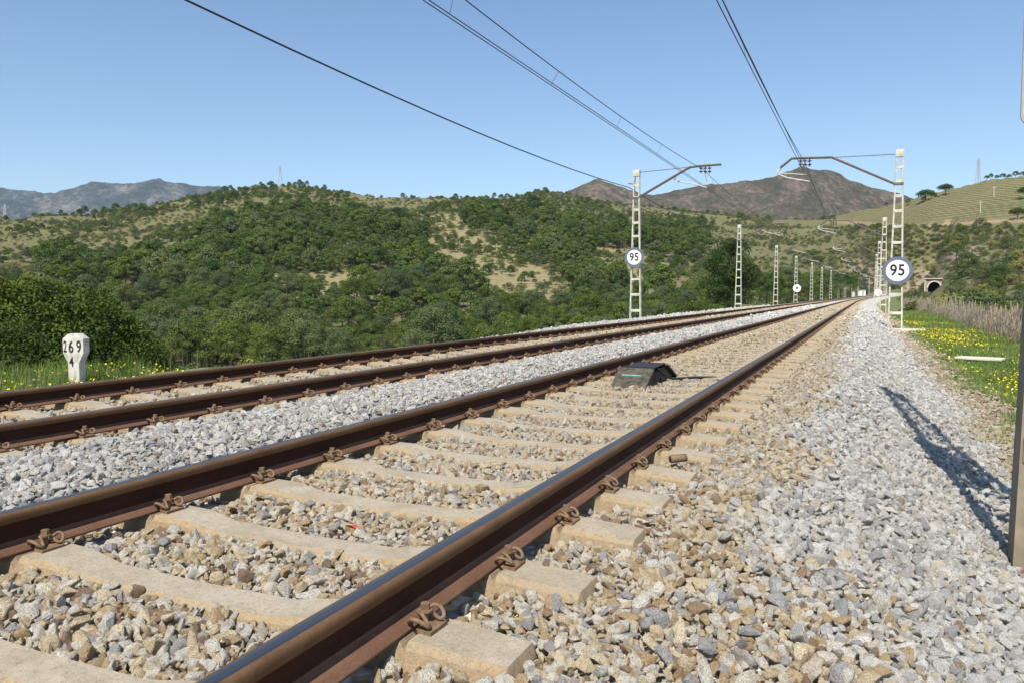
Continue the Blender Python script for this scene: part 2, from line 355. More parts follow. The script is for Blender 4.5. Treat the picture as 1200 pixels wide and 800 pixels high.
# ------------------------------------------------------------------ terrain
UK = [-900, 0, 60, 110, 170, 240, 300, 345, 400, 450, 530, 600, 640, 700, 750, 800, 850, 900, 960, 1000, 1050, 1090, 1150, 1200, 1400, 2400]
RY = [250, 260, 253, 252, 243, 232, 220, 217, 224, 230, 233, 231, 227, 236, 243, 250, 255, 259, 259, 248, 238, 226, 211, 207, 203, 200]
RD = [520, 460, 490, 520, 540, 570, 600, 610, 600, 590, 580, 600, 620, 640, 660, 680, 690, 700, 650, 600, 550, 520, 500, 480, 450, 450]
VZ = [140, 140, 140, 150, 155, 160, 160, 160, 160, 160, 160, 160, 160, 165, 170, 170, 180, 200, 260, 260, 180, 150, 140, 130, 120, 120]
VH = [-12]*3 + [-13.5]*11 + [-13, -11, -8, -4.5, -3.2, -3.2, -3.6, -4, -4, -4, -4, -4]
EX = [1.25]*16 + [1.3, 1.35, 1.4, 1.4, 1.4, 1.4, 1.35, 1.3, 1.3, 1.3]
def terrain_raw(x, y):
    X, Z = w2cam(x, y); Zs = np.maximum(Z, 5.0)
    u = np.clip(600 + 900*X/Zs, -900, 2400)
    it = lambda T: np.interp(u, UK, T)
    R, ZV, HV, E = it(RD), it(VZ), it(VH), it(EX)
    HR = (346 - it(RY))*R/900.
    t = np.clip((Zs-ZV)/(R-ZV), 0, 1); up = HV + (HR-HV)*t**E
    near = -1.9 + (HV+1.9)*np.clip((Zs-18)/(ZV*.7-18), 0, 1)
    h = np.where(Zs < ZV, near, up)
    back = np.clip((Zs-R)/400., 0, 4); h = h - 45*back*back/(1+back)
    amp = np.clip((Zs-60)/260., 0, 1)
    h = h + amp*(16*fbm(x/120., y/120., 4, 3)*(1-.55*t) + 5*fbm(x/34., y/34., 3, 9)*(1-.3*t))*np.where(u > 930, .6, 1)
    # vineyard terraces
    v = vine_mask(u, h, Zs); q = h - (np.floor(h/2.0)*2.0 + 2.0*np.clip(((h/2.0) % 1-.72)/.28, 0, 1)); h = h - q*v*.8
    return h + CAMH
def vine_mask(u, h, Z):
    yy = 346 - 900*h/np.maximum(Z, 1)
    return np.clip((262-yy - 0.0)/6., 0, 1)*np.clip((u-965)/30., 0, 1)*(Z > 300)
PROF_X = np.array([-60, -22, -15, -11.6, -9.6, -8.75, -7.4, -7.15, -4.75, -4.6, -4.08, -3.6, -3.45, -.88, -.5, .03, .45, .80, 1.2, 1.7, 2.6, 5, 8, 13, 40])
PROF_Z = np.array([-9, -4.5, -1.5, -.52, -.42, -.16, -.15, -.20, -.21, -.14, -.10, -.13, -.20, -.215, -.20, -.235, -.44, -.62, -.70, -.73, -.76, -.84, -1.6, -2.6, -3.2])
def bed_z(xr, y):
    z = np.interp(xr, PROF_X, PROF_Z)
    # by the kilometre marker the left shoulder is lower
    k = np.clip((24-y)/9., 0, 1)*np.clip((-7.5-xr)/.5, 0, 1)*np.clip((xr+11.6)/1.0, 0, 1)
    z = z - .16*k
    z = z - .45*np.clip((y-11)/6., 0, 1)*np.clip((-9.3-xr)/1.5, 0, 1)
    return z + .030*fbm(xr*1.6, y*1.1, 3, 5)*(np.abs(xr+4) < 6.5) + rise(y)
def terrain(x, y):
    x = np.asarray(x, float); y = np.asarray(y, float)
    xr = x - off(y); h = terrain_raw(x, y)
    b_ = bed_z(xr, y) - .35
    outer = np.minimum(np.abs(xr+30) , 1e9)
    k = np.clip((-14 - xr)/22., 0, 1) + np.clip((xr-7)/16., 0, 1)
    k = np.where(y > 400, np.maximum(k, np.clip((y-400)/60., 0, 1)), k)
    k = k*k*(3-2*k)
    return b_*(1-k) + h*k

# masks of soil, given on the ground (in bearing and the height at which it shows)
def inpoly(px, py, poly):
    r = np.zeros(px.shape, bool); n = len(poly); j = n-1
    for i in range(n):
        xi, yi = poly[i]; xj, yj = poly[j]
        c = ((yi > py) != (yj > py)) & (px < (xj-xi)*(py-yi)/((yj-yi)+1e-9)+xi); r ^= c; j = i
    return r
CLEAR = [[(300, 322), (465, 318), (475, 345), (400, 362), (310, 352)], [(482, 250), (530, 250), (565, 280), (630, 308), (690, 362), (640, 376), (585, 352), (532, 318), (494, 285)],
         [(700, 290), (760, 292), (800, 320), (770, 338), (715, 318)], [(350, 322), (420, 330), (400, 362), (360, 360)], [(120, 342), (175, 340), (172, 350), (120, 352)]]
FOREST = [[(150, 345), (120, 330), (215, 300), (230, 262), (300, 246), (390, 240), (455, 246), (486, 262), (500, 300), (545, 335), (600, 352), (640, 372), (700, 380), (700, 460), (0, 460), (0, 400)],
          [(540, 250), (600, 240), (690, 246), (740, 258), (830, 262), (820, 300), (760, 290), (700, 300), (740, 335), (840, 345), (840, 420), (620, 420), (600, 350), (640, 330), (600, 290)],
          [(60, 300), (200, 296), (170, 330), (60, 330)]]
ROCK = [[(1056, 345), (1066, 322), (1100, 302), (1130, 290), (1160, 290), (1145, 303), (1115, 318), (1085, 338)], [(980, 330), (1010, 300), (1040, 320), (1040, 345)]]

us = np.concatenate([np.arange(-900, -60, 30), np.arange(-60, 1260, 4), np.arange(1260, 2401, 40)])
Zs = np.concatenate([np.linspace(2, 60, 40)[:-1], np.geomspace(60, 760, 210), np.geomspace(780, 14000, 26)])
UU, ZZ = np.meshgrid(us, Zs); XX, YY = cam2w((UU-600)/900.*ZZ, ZZ)
TH = terrain(XX, YY)
TH = np.where(ZZ > 1500, np.minimum(TH, -40 - (ZZ-1500)*.002), TH)
nr, nc = UU.shape; V = np.stack([XX, YY, TH], -1).reshape(-1, 3)
i0 = (np.arange(nr-1)[:, None]*nc + np.arange(nc-1)[None]).ravel(); F = np.stack([i0, i0+1, i0+nc+1, i0+nc], -1)
me = np_mesh('hillside_ground', V, F, [], True)
PU, PY = proj(V[:, 0], V[:, 1], V[:, 2])
jx = PU + 14*fbm(PU/18., PY/9., 3, 20); jy = PY + 8*fbm(PU/15., PY/8., 3, 31)
mclear = np.zeros(len(V))
for p in CLEAR: mclear = np.maximum(mclear, inpoly(jx, jy, p)*1.0)
mrock = np.zeros(len(V))
for p in ROCK: mrock = np.maximum(mrock, inpoly(jx, jy, p)*1.0)
farZ = ZZ.ravel()
mvine = vine_mask(UU.ravel(), V[:, 2]-CAMH, farZ)
mroad = np.clip(1-np.abs(PY - (262 + 3*np.sin(PU/40.)))/2.2, 0, 1)*((PU > 905) & (farZ > 250) & (farZ < 620))
mdry = ((PY < 320) & (PU < 900))*1.0
for nm, arr in (('clear', mclear), ('rock', mrock), ('vine', mvine), ('road', mroad)):
    a = me.attributes.new(nm, 'FLOAT', 'POINT'); a.data.foreach_set('value', np.asarray(arr, np.float32))
m_terr, nt, b = newmat('hillside_soil', .95, 0, .1)
g = N(nt, 'ShaderNodeNewGeometry')
def att(nm): a = N(nt, 'ShaderNodeAttribute', attribute_name=nm); return a.outputs['Fac']
n1 = noise(nt, g.outputs['Position'], .045, 6, .65); n2 = noise(nt, g.outputs['Position'], .5, 5, .7)
basec = ramp(nt, n2, [(.35, (.085, .095, .040)), (.52, (.15, .14, .065)), (.68, (.26, .20, .12))]).outputs[0]
basec = mix(nt, ramp(nt, n1, [(.4, 0.0), (.62, .75)]).outputs[0], basec, (.16, .155, .075))
clr = ramp(nt, n2, [(.35, (.16, .17, .06)), (.6, (.32, .25, .15))]).outputs[0]
rk = ramp(nt, n2, [(.35, (.15, .13, .085)), (.6, (.32, .25, .18)), (.7, (.40, .34, .27))]).outputs[0]
sz = N(nt, 'ShaderNodeSeparateXYZ'); nt.links.new(g.outputs['Position'], sz.inputs[0])
strp = mth(nt, 'FRACT', mth(nt, 'DIVIDE', mth(nt, 'ADD', sz.outputs[2], mth(nt, 'MULTIPLY', n2, .6)), 2.0))
vn = mix(nt, ramp(nt, strp, [(.5, 0.0), (.70, 1.0)]).outputs[0], mix(nt, ramp(nt, n1, [(.4, 0.0), (.6, 1.0)]).outputs[0], (.085, .115, .035), (.13, .135, .055)), (.24, .175, .105))
c = mix(nt, mth(nt, 'MULTIPLY', att('clear'), .85), basec, clr); c = mix(nt, att('rock'), c, rk); c = mix(nt, att('vine'), c, vn); c = mix(nt, att('road'), c, (.40, .27, .17))
nt.links.new(c, b.inputs['Base Color']); bump(nt, b, n2, .6, .8)
me.materials.append(m_terr)
link('hillside_ground', me, None, kind='structure')
# plain ground under and behind the viewpoint
mb = MB(); mb.add([(-15000, -15000, -60), (15000, -15000, -60), (15000, 15000, -60), (-15000, 15000, -60)], [(0, 1, 2, 3)]); link('ground', mb.mesh('ground', m_terr), None, kind='structure')

# mountains far off ---------------------------------------------------
def mountain(name, pts, D, depth, mat, du, seed, rough=1.0):
    u = np.arange(pts[0][0]-60, pts[-1][0]+60, du); ry = np.interp(u, [p[0] for p in pts], [p[1] for p in pts])
    q = np.linspace(-1, 1, 90); U, Q = np.meshgrid(u, q); Z = D + depth*Q
    HR = (346-np.interp(U, u, ry))*D/900. + 60
    prof = np.where(Q < 0, (1+Q)**1.15, (1-Q)**1.2)
    X, Y = cam2w((U-600)/900.*Z, Z)
    L = D/9.
    rg = 1-2*np.abs(fbm(X/L, Y/L, 5, seed)); 
    amp = HR*.55*np.minimum(1, 2.2*np.abs(Q)+.12)
    H = HR*prof + amp*(fbm(X/L*1.4, Y/L*1.4, 5, seed) - .18*np.abs(fbm(X/L*2.6, Y/L*2.6, 4, seed+5))*4)*prof**.3*rough + HR*.05*rough*fbm(X/L*9, Y/L*9, 3, seed+7) - 60
    n_, m_ = U.shape; V = np.stack([X, Y, H+CAMH], -1).reshape(-1, 3); i0 = (np.arange(n_-1)[:, None]*m_ + np.arange(m_-1)[None]).ravel()
    link(name, np_mesh(name, V, np.stack([i0, i0+1, i0+m_+1, i0+m_], -1), mat, True), None, kind='structure')
def mtn_mat(name, a, b1, c1, sc):
    m, nt, b = newmat(name, .95, 0, .1); g = N(nt, 'ShaderNodeNewGeometry')
    n = noise(nt, g.outputs['Position'], sc, 8, .72); n2 = noise(nt, g.outputs['Position'], sc*6, 4, .7)
    f = mth(nt, 'ADD', mth(nt, 'MULTIPLY', n, .55), mth(nt, 'MULTIPLY', n2, .45))
    nt.links.new(ramp(nt, f, [(.38, a), (.5, b1), (.62, c1)]).outputs[0], b.inputs['Base Color']); bump(nt, b, f, .8, 1.2/sc*.12); return m
m_mtn = mtn_mat('rocky_mountain', (.036, .040, .026), (.078, .068, .046), (.19, .14, .11), .014)
m_mtn2 = mtn_mat('far_mountain', (.03, .038, .035), (.06, .065, .055), (.20, .18, .16), .006)
mountain('mountain_ridge', [(600, 246), (655, 228), (700, 212), (735, 224), (765, 229), (800, 222), (850, 214), (890, 211), (912, 204), (935, 198), (965, 201), (1000, 213), (1045, 225), (1090, 240), (1150, 252)], 1900, 620, m_mtn, 1.6, 41, .6)
mountain('far_mountains', [(-120, 225), (-40, 216), (0, 220), (55, 226), (85, 221), (115, 212), (150, 214), (185, 210), (200, 213), (235, 219), (262, 220), (300, 232), (380, 250)], 5200, 1700, m_mtn2, 1.6, 77, .7)

# ------------------------------------------------------------------ track bed, rails, sleepers
CEN = (-2.144, -5.97); GH = .870
SMAX = 410.0
ys = np.concatenate([np.arange(-3, 60, .25), np.arange(60, 160, 1.0), np.arange(160, SMAX+1, 2.5)])
def strip(name, x0, x1, dx, dz, mat):
    xs = np.arange(x0, x1+1e-6, dx); xs = np.unique(np.round(np.concatenate([xs, PROF_X[(PROF_X > x0) & (PROF_X < x1)]]), 4))
    XR, Y = np.meshgrid(xs, ys); Z = bed_z(XR, Y)+dz; n_, m_ = XR.shape
    V = np.stack([XR+off(Y), Y, Z], -1).reshape(-1, 3); i0 = (np.arange(n_-1)[:, None]*m_ + np.arange(m_-1)[None]).ravel()
    return link(name, np_mesh(name, V, np.stack([i0, i0+1, i0+m_+1, i0+m_], -1), mat, True), None, kind='structure')
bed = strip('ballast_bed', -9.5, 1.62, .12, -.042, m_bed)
strip('right_verge', 1.5, 16, .5, -.03, m_verge); strip('left_verge', -24, -9.3, .5, -.03, m_verge)

RP = [(.07, -.159), (.07, -.148), (.020, -.134), (.0095, -.118), (.0085, -.062), (.013, -.052), (.035, -.041), (.0362, -.013), (.0315, -.0035), (.021, 0)]
RP = RP + [(-a, b_) for a, b_ in RP[::-1]]
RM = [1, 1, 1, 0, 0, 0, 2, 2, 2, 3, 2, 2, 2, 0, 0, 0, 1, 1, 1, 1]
def rail_mesh(x0):
    yy = np.concatenate([np.linspace(-3, 110, 40), np.arange(112, SMAX+1, 4.0)]); n = len(RP)
    P = np.array(RP); V = np.zeros((len(yy), n, 3)); V[..., 0] = P[None, :, 0] + x0 + off(yy)[:, None]; V[..., 1] = yy[:, None]; V[..., 2] = P[None, :, 1] + rise(yy)[:, None]
    F = []; M = []
    for i in range(len(yy)-1):
        for k in range(n): F.append((i*n+k, (i+1)*n+k, (i+1)*n+(k+1) % n, i*n+(k+1) % n)); M.append(RM[k])
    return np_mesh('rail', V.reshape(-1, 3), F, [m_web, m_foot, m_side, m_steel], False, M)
def sleeper_mesh():
    st_ = [(1.30, -.215, .09), (1.285, -.178, .100), (1.0, -.160, .106), (.975, -.158, .108), (.955, -.188, .108), (.945, -.166, .108), (.795, -.164, .108), (.785, -.188, .106), (.765, -.160, .104), (.60, -.162, .098), (.42, -.190, .086), (0, -.196, .083)]
    st_ = [(x, z, w) for x, z, w in st_] + [(-x, z, w) for x, z, w in st_[::-1][1:]]
    V = []; F = []
    for x, z, w in st_: j1 = random.uniform(-.0015, .0015); j2 = random.uniform(-.0015, .0015); V += [(x, -w-.045, z-.20), (x, -w-.004, z-.020+j1), (x, -w+.014+j1, z), (x, w-.014+j2, z), (x, w+.004, z-.020+j2), (x, w+.045, z-.20)]
    for i in range(len(st_)-1):
        for k in range(5): F.append((i*6+k, (i+1)*6+k, (i+1)*6+k+1, i*6+k+1))
    mb = MB(); mb.add(V, F); mb.add(V[:6], [(0, 1, 2, 3, 4, 5)]); mb.add(V[-6:], [(5, 4, 3, 2, 1, 0)])
    return mb.mesh('sleeper', m_conc)
def crv(P, n=5):
    P = [Vector(p) for p in P]; out = []
    for i in range(len(P)-1):
        a, b_, c_, d = P[max(i-1, 0)], P[i], P[i+1], P[min(i+2, len(P)-1)]
        for k in range(n):
            t = k/n; out.append(.5*((2*b_) + (c_-a)*t + (2*a-5*b_+4*c_-d)*t*t + (3*b_-a-3*c_+d)*t**3))
    return out + [P[-1]]
half = [(-.042, .030, -.004), (-.030, .058, .010), (-.004, .076, .030), (.030, .074, .026), (.052, .058, .006), (.046, .040, -.002), (.026, .030, .014), (.004, .021, .030), (-.016, .012, .030)]
path = crv(half + [(-.026, 0, .028)] + [(a, -b_, c_) for a, b_, c_ in half[::-1]], 3)
clip_me = MB().tube(path, .0085, 6).mesh('rail_clip', m_clip, True)
mb = MB(); mb.box((.035, 0, -.020), (.060, .115, .02), Matrix.Rotation(radians(8), 3, 'Y')); plate_me = mb.mesh('guide_plate', m_clip)
mb = MB(); mb.tube([(.006, 0, -.02), (.006, 0, .034)], .012, 8); mb.tube([(.006, 0, .034), (.006, 0, .042)], .026, 10); mb.tube([(.006, 0, .042), (.006, 0, .066)], .019, 6); bolt_me = mb.mesh('bolt', m_clip)
sl_me = sleeper_mesh()
TR = {0: ('near railway track of rust brown rails on tan concrete sleepers', .62), 1: ('far left railway track, its two brown rails beyond the grey ballast strip', .62)}
SLEEP = {}
S0 = {0: 1.33, 1: 1.23}
for ti in (0, 1):
    cx = CEN[ti]; root = thing('railway_track', TR[ti][0], 'railway track', (0, 0, 0))
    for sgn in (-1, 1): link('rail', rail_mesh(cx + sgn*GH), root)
    slp = []; s = S0[ti]
    while s < SMAX: slp.append(s); s += .60
    SLEEP[ti] = np.array(slp); nind = 115; nclip = 72
    vis = 0
    for i, s in enumerate(slp[:nind]):
        u, _ = proj(cx+1.3, s, -.2)
        if u < -60: continue
        vis += 1
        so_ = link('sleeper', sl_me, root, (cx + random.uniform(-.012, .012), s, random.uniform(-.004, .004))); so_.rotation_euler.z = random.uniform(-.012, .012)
        if vis <= nclip:
            for rs in (-1, 1):
                for side in (-1, 1):
                    p = (cx + rs*GH + side*.092, s+random.uniform(-.006, .006), -.137+random.uniform(-.002, .003))
                    k = link('rail_clip', clip_me, root, p); k.scale = (.8, .8, .8); k.rotation_euler.z = (0 if side > 0 else pi) + random.uniform(-.05, .05)
                    if vis < 34: link('guide_plate', plate_me, k); link('bolt', bolt_me, k)
    # the far sleepers and clips that cannot be picked apart
    mbs = MB(); sv_ = [v.co.copy() for v in sl_me.vertices]; sf = [tuple(p.vertices) for p in sl_me.polygons]
    for s in slp[nind:340]:
        o_ = Vector((cx+float(off(s)), s, float(rise(s)))); mbs.add([v+o_ for v in sv_], sf)
    link('distant_sleepers', mbs.mesh('distant_sleepers', m_conc), root, kind='stuff')
    mbc = MB()
    for s in slp[nclip:230]:
        for rs in (-1, 1):
            for side in (-1, 1): mbc.box((cx+rs*GH+side*.10+float(off(s)), s, -.125+float(rise(s))), (.085, .12, .05), taper=.6)
    link('distant_clips', mbc.mesh('distant_clips', m_clip), root, kind='stuff')

# ------------------------------------------------------------------ ballast stones
def hull_stone(seed, npt=13):
    r = np.random.RandomState(seed); bm = bmesh.new()
    for i in range(npt):
        v = r.normal(size=3); v /= np.linalg.norm(v); v *= r.uniform(.82, 1.05); v *= np.array([1.0, r.uniform(.68, .9), .62]); bm.verts.new(v)
    bmesh.ops.convex_hull(bm, input=bm.verts[:]); bmesh.ops.delete(bm, geom=[v for v in bm.verts if not v.link_faces], context='VERTS')
    bmesh.ops.bevel(bm, geom=bm.edges[:], offset=.06, segments=1, affect='EDGES') if seed < 100 else None
    me = bpy.data.meshes.new('ballast_stone'); bm.to_mesh(me); bm.free(); me.materials.append(m_stone); return me
stones = [hull_stone(i) for i in range(14)]
stones_far = [hull_stone(200+i, 11) for i in range(6)]
def field(x0, x1, y0, y1, sp, r):
    nx, ny = int((x1-x0)/sp), int((y1-y0)/sp); X, Y = np.meshgrid(x0+(np.arange(nx)+.5)*sp, y0+(np.arange(ny)+.5)*sp)
    X = X.ravel() + r.uniform(-.5, .5, X.size)*sp; Y = Y.ravel() + r.uniform(-.5, .5, Y.size)*sp; return X, Y
def place_stones(y0, y1, sp, rad, r, lift=1.0):
    XR, Y = field(-9.6, 1.95, y0, y1, sp, r); Z = bed_z(XR, Y)
    X = XR + off(Y); rr = rad*np.exp(r.normal(0, .36, X.size)); rr = np.clip(rr, rad*.45, rad*2.0)
    u, v = proj(X, Y, Z); keep = (u > -70) & (u < 1290) & (v < 900) & ((Y*ct - X*st) > .8)
    for ti in (0, 1):
        d = np.abs(XR - CEN[ti]); ds = np.abs(((Y - S0[ti] + .30) % .60) - .30)
        inside = (d < 1.31) & (ds < .108 + .25*rr - np.where(d < .55, .022, 0) - .01*(r.rand(X.size) < .3)); keep &= ~inside
        dr = np.abs(d - GH); keep &= ~(dr < .045)
        under = (dr < .16) & (d < 1.3); Z = np.where(under, Z-.030, Z)
        keep &= ~((dr < .10) & (r.rand(X.size) < .4))
        crib = (d < 1.3); Z = np.where(crib, Z - .012 - .02*np.clip((d-.0)/.5, 0, 1)*0, Z)
    # sparse stones on the tan edge by the grass
    edge = np.clip((XR-1.05)/.9, 0, 1); keep &= ~(r.rand(X.size) < edge*.75)
    edge = np.clip((-8.9-XR)/.7, 0, 1); keep &= ~(r.rand(X.size) < edge*.9)
    Z = Z + rr*.30*lift + r.uniform(-.6, .9, X.size)*rr*.55
    tall = 1 - .0
    P = np.stack([X, Y, Z], -1)[keep]; rr = rr[keep]; n = len(P)
    S = np.stack([rr*r.uniform(.85, 1.3, n), rr*r.uniform(.8, 1.15, n), rr*r.uniform(.8, 1.15, n)], -1)
    R = r.uniform(0, 2*pi, (n, 3)); R[:, :2] = np.where(r.rand(n, 1) < .55, r.normal(0, .45, (n, 2)), R[:, :2])
    return P, R, S
A = [place_stones(.6, 7, .0250, .0215, RS), place_stones(7, 16, .036, .0235, RS), place_stones(16, 34, .062, .033, RS), place_stones(34, 75, .115, .052, RS)]
P = np.concatenate([a[0] for a in A]); R = np.concatenate([a[1] for a in A]); S = np.concatenate([a[2] for a in A])
I = RS.randint(0, 14, len(P))
Xc, Zc = w2cam(P[:, 0], P[:, 1]); u_, v_ = proj(P[:, 0], P[:, 1], P[:, 2])
size = S.mean(1)/np.maximum(Zc, .3)*((u_ > 0) & (u_ < 1200) & (v_ < 800) & (v_ > 0)); top = np.argsort(-size)[:290]
for i in top:
    o = bpy.data.objects.new('ballast_stone', stones[int(I[i])]); C.objects.link(o); o.parent = bed
    o.location = P[i]; o.rotation_euler = R[i]; o.scale = S[i]*1.12
# the larger odd stones that catch the eye
for (px, py, sx_, sy_, sz_, zo) in ((938, 752, .078, .058, .058, .02), (905, 775, .05, .04, .035, .01), (828, 772, .045, .04, .035, .02), (640, 672, .03, .03, .03, .02)):
    a_, f_, h_ = ray(px, py); t_ = (CAMH+.20)/-h_; x_, y_ = cam2w(t_*a_, t_*f_)
    o = bpy.data.objects.new('ballast_stone', stones[random.randrange(14)]); C.objects.link(o); o.parent = bed
    o.location = (x_, y_, float(bed_z(x_, y_))+zo+.02); o.scale = (sx_, sy_, sz_); o.rotation_euler = (random.random(), random.random(), random.random()*6)
mask = np.ones(len(P), bool); mask[top] = False
bf = (P[:, 1] > 16); I = np.where(bf, I, I)
scatter('ballast_gravel', P[mask & ~bf], R[mask & ~bf], S[mask & ~bf], I[mask & ~bf], stones, label='loose crushed granite ballast around the rails and sleepers', category='gravel')
scatter('distant_ballast_gravel', P[mask & bf], R[mask & bf], S[mask & bf], I[mask & bf] % 6, stones_far, label='farther crushed stone along both railway tracks', category='gravel')
print('stones', len(P))

# ------------------------------------------------------------------ overhead masts
def mast_parts(root, side, near=False, arm=True, legmat=None, detail=True):
    """side=+1: mast right of its track; parts in local coordinates, z=0 at rail level, foot at -0.66"""
    lm = legmat or m_mast; top = 7.08; foot = -.9; wb, wt = .275, .11; dep = .17
    hw = lambda z: wb + (wt-wb)*(z-foot)/(top-foot)
    for sg in (-1, 1):
        mb = MB()
        for zz0, zz1, mi in ((foot, -.575, 1 if near else 0), (-.575, top, 0)):
            p = Vector((sg*hw(zz0), 0, zz0)); q = Vector((sg*hw(zz1), 0, zz1))
            for e in (-1, 1): mb.bar(p+Vector((0, e*dep/2, 0)), q+Vector((0, e*dep/2, 0)), .085 if near else .052, .012, mi)
            mb.bar(p+Vector((sg*.036, 0, 0)), q+Vector((sg*.036, 0, 0)), .011, dep-.014, mi)
        link('leg', mb.mesh('leg', [lm, m_redfoot]), root)
    z = foot+.95; k = 0
    while z < top-.35:
        for e in (-1, 1):
            mb = MB(); mb.box((0, e*(dep/2+.012), z), (2*hw(z)+.06, .010, .125 if z < 1.5 else .105)); link('batten', mb.mesh('batten', lm), root)
            if not detail: break
        z += .82 - .26*(z/top)
    mb = MB(); mb.box((0, 0, top-.05), (2*wt+.11, dep+.05, .32)); link('mast_cap', mb.mesh('mast_cap', lm), root)
def ins(mb_, p, q, n=3, r=.06):
    p = Vector(p); q = Vector(q)
    for i in range(n):
        t = (i+.5)/n; c_ = p.lerp(q, t); d = (q-p).normalized()*.02; mb_.tube([c_-d, c_+d], [r, r*.75], 8)
    mb_.tube([p, q], .022, 6)
# right-hand cantilever, traced in the plane of the mast
def arm_right(root, mx, s, detail):
    L = lambda u, y: (at_s(u, y, s)[0]-mx, 0, at_s(u, y, s)[1])
    a = [L(1049, 216), L(974.7, 184.7), L(928, 186), L(914.7, 196.7)]
    mb = MB()
    for e in (-.07, .07): mb.tube([(p[0], e, p[2]) for p in a], .045, 6)
    link('cantilever_arm', mb.mesh('cantilever_arm', m_arm), root)
    mb = MB(); mb.tube([L(1049, 181), L(979, 184.7)], .018, 6); link('tie_rod', mb.mesh('tie_rod', m_arm), root)
    mb = MB(); mb.bar(L(1047, 216), L(1059, 215.5), .09, .24); link('arm_bracket', mb.mesh('arm_bracket', m_arm), root)
    mb = MB(); mb.tube([L(914.7, 196.7), L(911, 203)], .05, 8); mb.tube([L(911, 203), L(945, 205)], .02, 6); mb.tube([L(911, 204), L(922.7, 208.7), L(949, 213)], .03, 6); link('registration_arm', mb.mesh('registration_arm', m_armw), root)
    for uu in (938, 943.3, 948.7):
        mb = MB(); ins(mb, L(uu, 187), L(uu, 195.5), 2, .10); link('insulator', mb.mesh('insulator', m_ins), root)
    mb = MB(); mb.tube([L(943.3, 195.5), L(945, 205.5)], .015, 5); link('hanger', mb.mesh('hanger', m_arm), root)
def arm_left(root, mx, s, detail):
    L = lambda u, y: (at_s(u, y, s)[0]-mx, 0, at_s(u, y, s)[1])
    a = [L(747, 232.5), L(808, 196.5), L(820, 194.8), L(845, 193)]
    mb = MB()
    for e in (-.07, .07): mb.tube([(p[0], e, p[2]) for p in a], .045, 6)
    link('cantilever_arm', mb.mesh('cantilever_arm', m_arm), root)
    mb = MB(); mb.tube([L(747, 202.5), L(810, 196)], .018, 6); link('tie_rod', mb.mesh('tie_rod', m_arm), root)
    mb = MB(); mb.bar(L(749, 232), L(741, 232.5), .09, .24); link('arm_bracket', mb.mesh('arm_bracket', m_arm), root)
    mb = MB(); ins(mb, L(789, 208), L(798, 214), 2, .10); link('insulator', mb.mesh('insulator', m_armw), root)
    mb = MB(); mb.tube([L(798, 213.5), L(812, 215.5), L(828, 220)], .028, 6); mb.tube([L(812, 215.5), L(828, 214)], .016, 5); link('registration_arm', mb.mesh('registration_arm', m_armw), root)
    for uu in (821.5, 826.5, 831.5):
        mb = MB(); ins(mb, L(uu, 195.5), L(uu, 203.5), 2, .10); link('insulator', mb.mesh('insulator', m_ins), root)
    mb = MB(); mb.tube([L(826, 203), L(828, 213)], .015, 5); link('hanger', mb.mesh('hanger', m_arm), root)
    mb = MB(); mb.bar(L(744, 216), L(736, 215.5), .05, .05); link('feeder_bracket', mb.mesh('feeder_bracket', m_arm), root)

SR, SLM = 38.0, 38.6
MXR = at_s(1051, 300, SR)[0]; MXL = at_s(745.4, 300, SLM)[0]
right_masts = [(4.72, 1.035)] + [(s, MXR + d) for s, d in ((70.5, .05), (101, .1), (132, .1), (163, .1), (194, .1), (226, .1), (258, .1), (290, .1))]
left_masts = [72.2, 104, 133.5, 162.5, 189, 217, 245, 270, 295, 325, 378]
GR = 'overhead line masts beside the railway'
mr = thing('catenary_mast', 'white ladder mast with bent cantilever arm, carrying the large nearby 95 disc on the right', 'mast', (MXR, SR, 0), GR)
mast_parts(mr, 1); arm_right(mr, MXR, SR, True)
ml = thing('catenary_mast', 'white ladder mast with raised arm left of the tracks, carrying a 95 disc', 'mast', (MXL, SLM, 0), GR)
mast_parts(ml, -1); arm_left(ml, MXL, SLM, True)
ORD = ['second', 'third', 'fourth', 'fifth', 'sixth', 'seventh', 'eighth', 'ninth', 'tenth', 'eleventh', 'twelfth']
for i, (s, x) in enumerate(right_masts[1:]):
    c_ = copy_tree(mr); c_.location = (x + float(off(s)), s, float(rise(s))-.0)
    c_['label'] = 'white ladder mast on the right, %s in the row counted from the nearby 95 disc' % ORD[i]
for i, s in enumerate(left_masts):
    c_ = copy_tree(ml); c_.location = (MXL + float(off(s))*1.0 + (.2 if i < 3 else .5), s, float(rise(s)))
    c_['label'] = 'white ladder mast on the left, %s in the row counted from the left 95 disc' % ORD[i] if i < 10 else 'smallest farthest white ladder mast on the left, last of the row'
c_['label'] = 'smallest white ladder mast at the far end of the left row'
nm_ = thing('catenary_mast', 'weathered tan mast leg with a red foot at the right edge of the photo', 'mast', (right_masts[0][1], right_masts[0][0], 0), GR)
mast_parts(nm_, 1, True, True, m_mastnear)
for ch in []:
    if ch.name.split('.')[0] in ('cantilever_arm', 'tie_rod', 'arm_bracket', 'insulator', 'registration_arm', 'hanger'): copy_tree(ch, nm_)
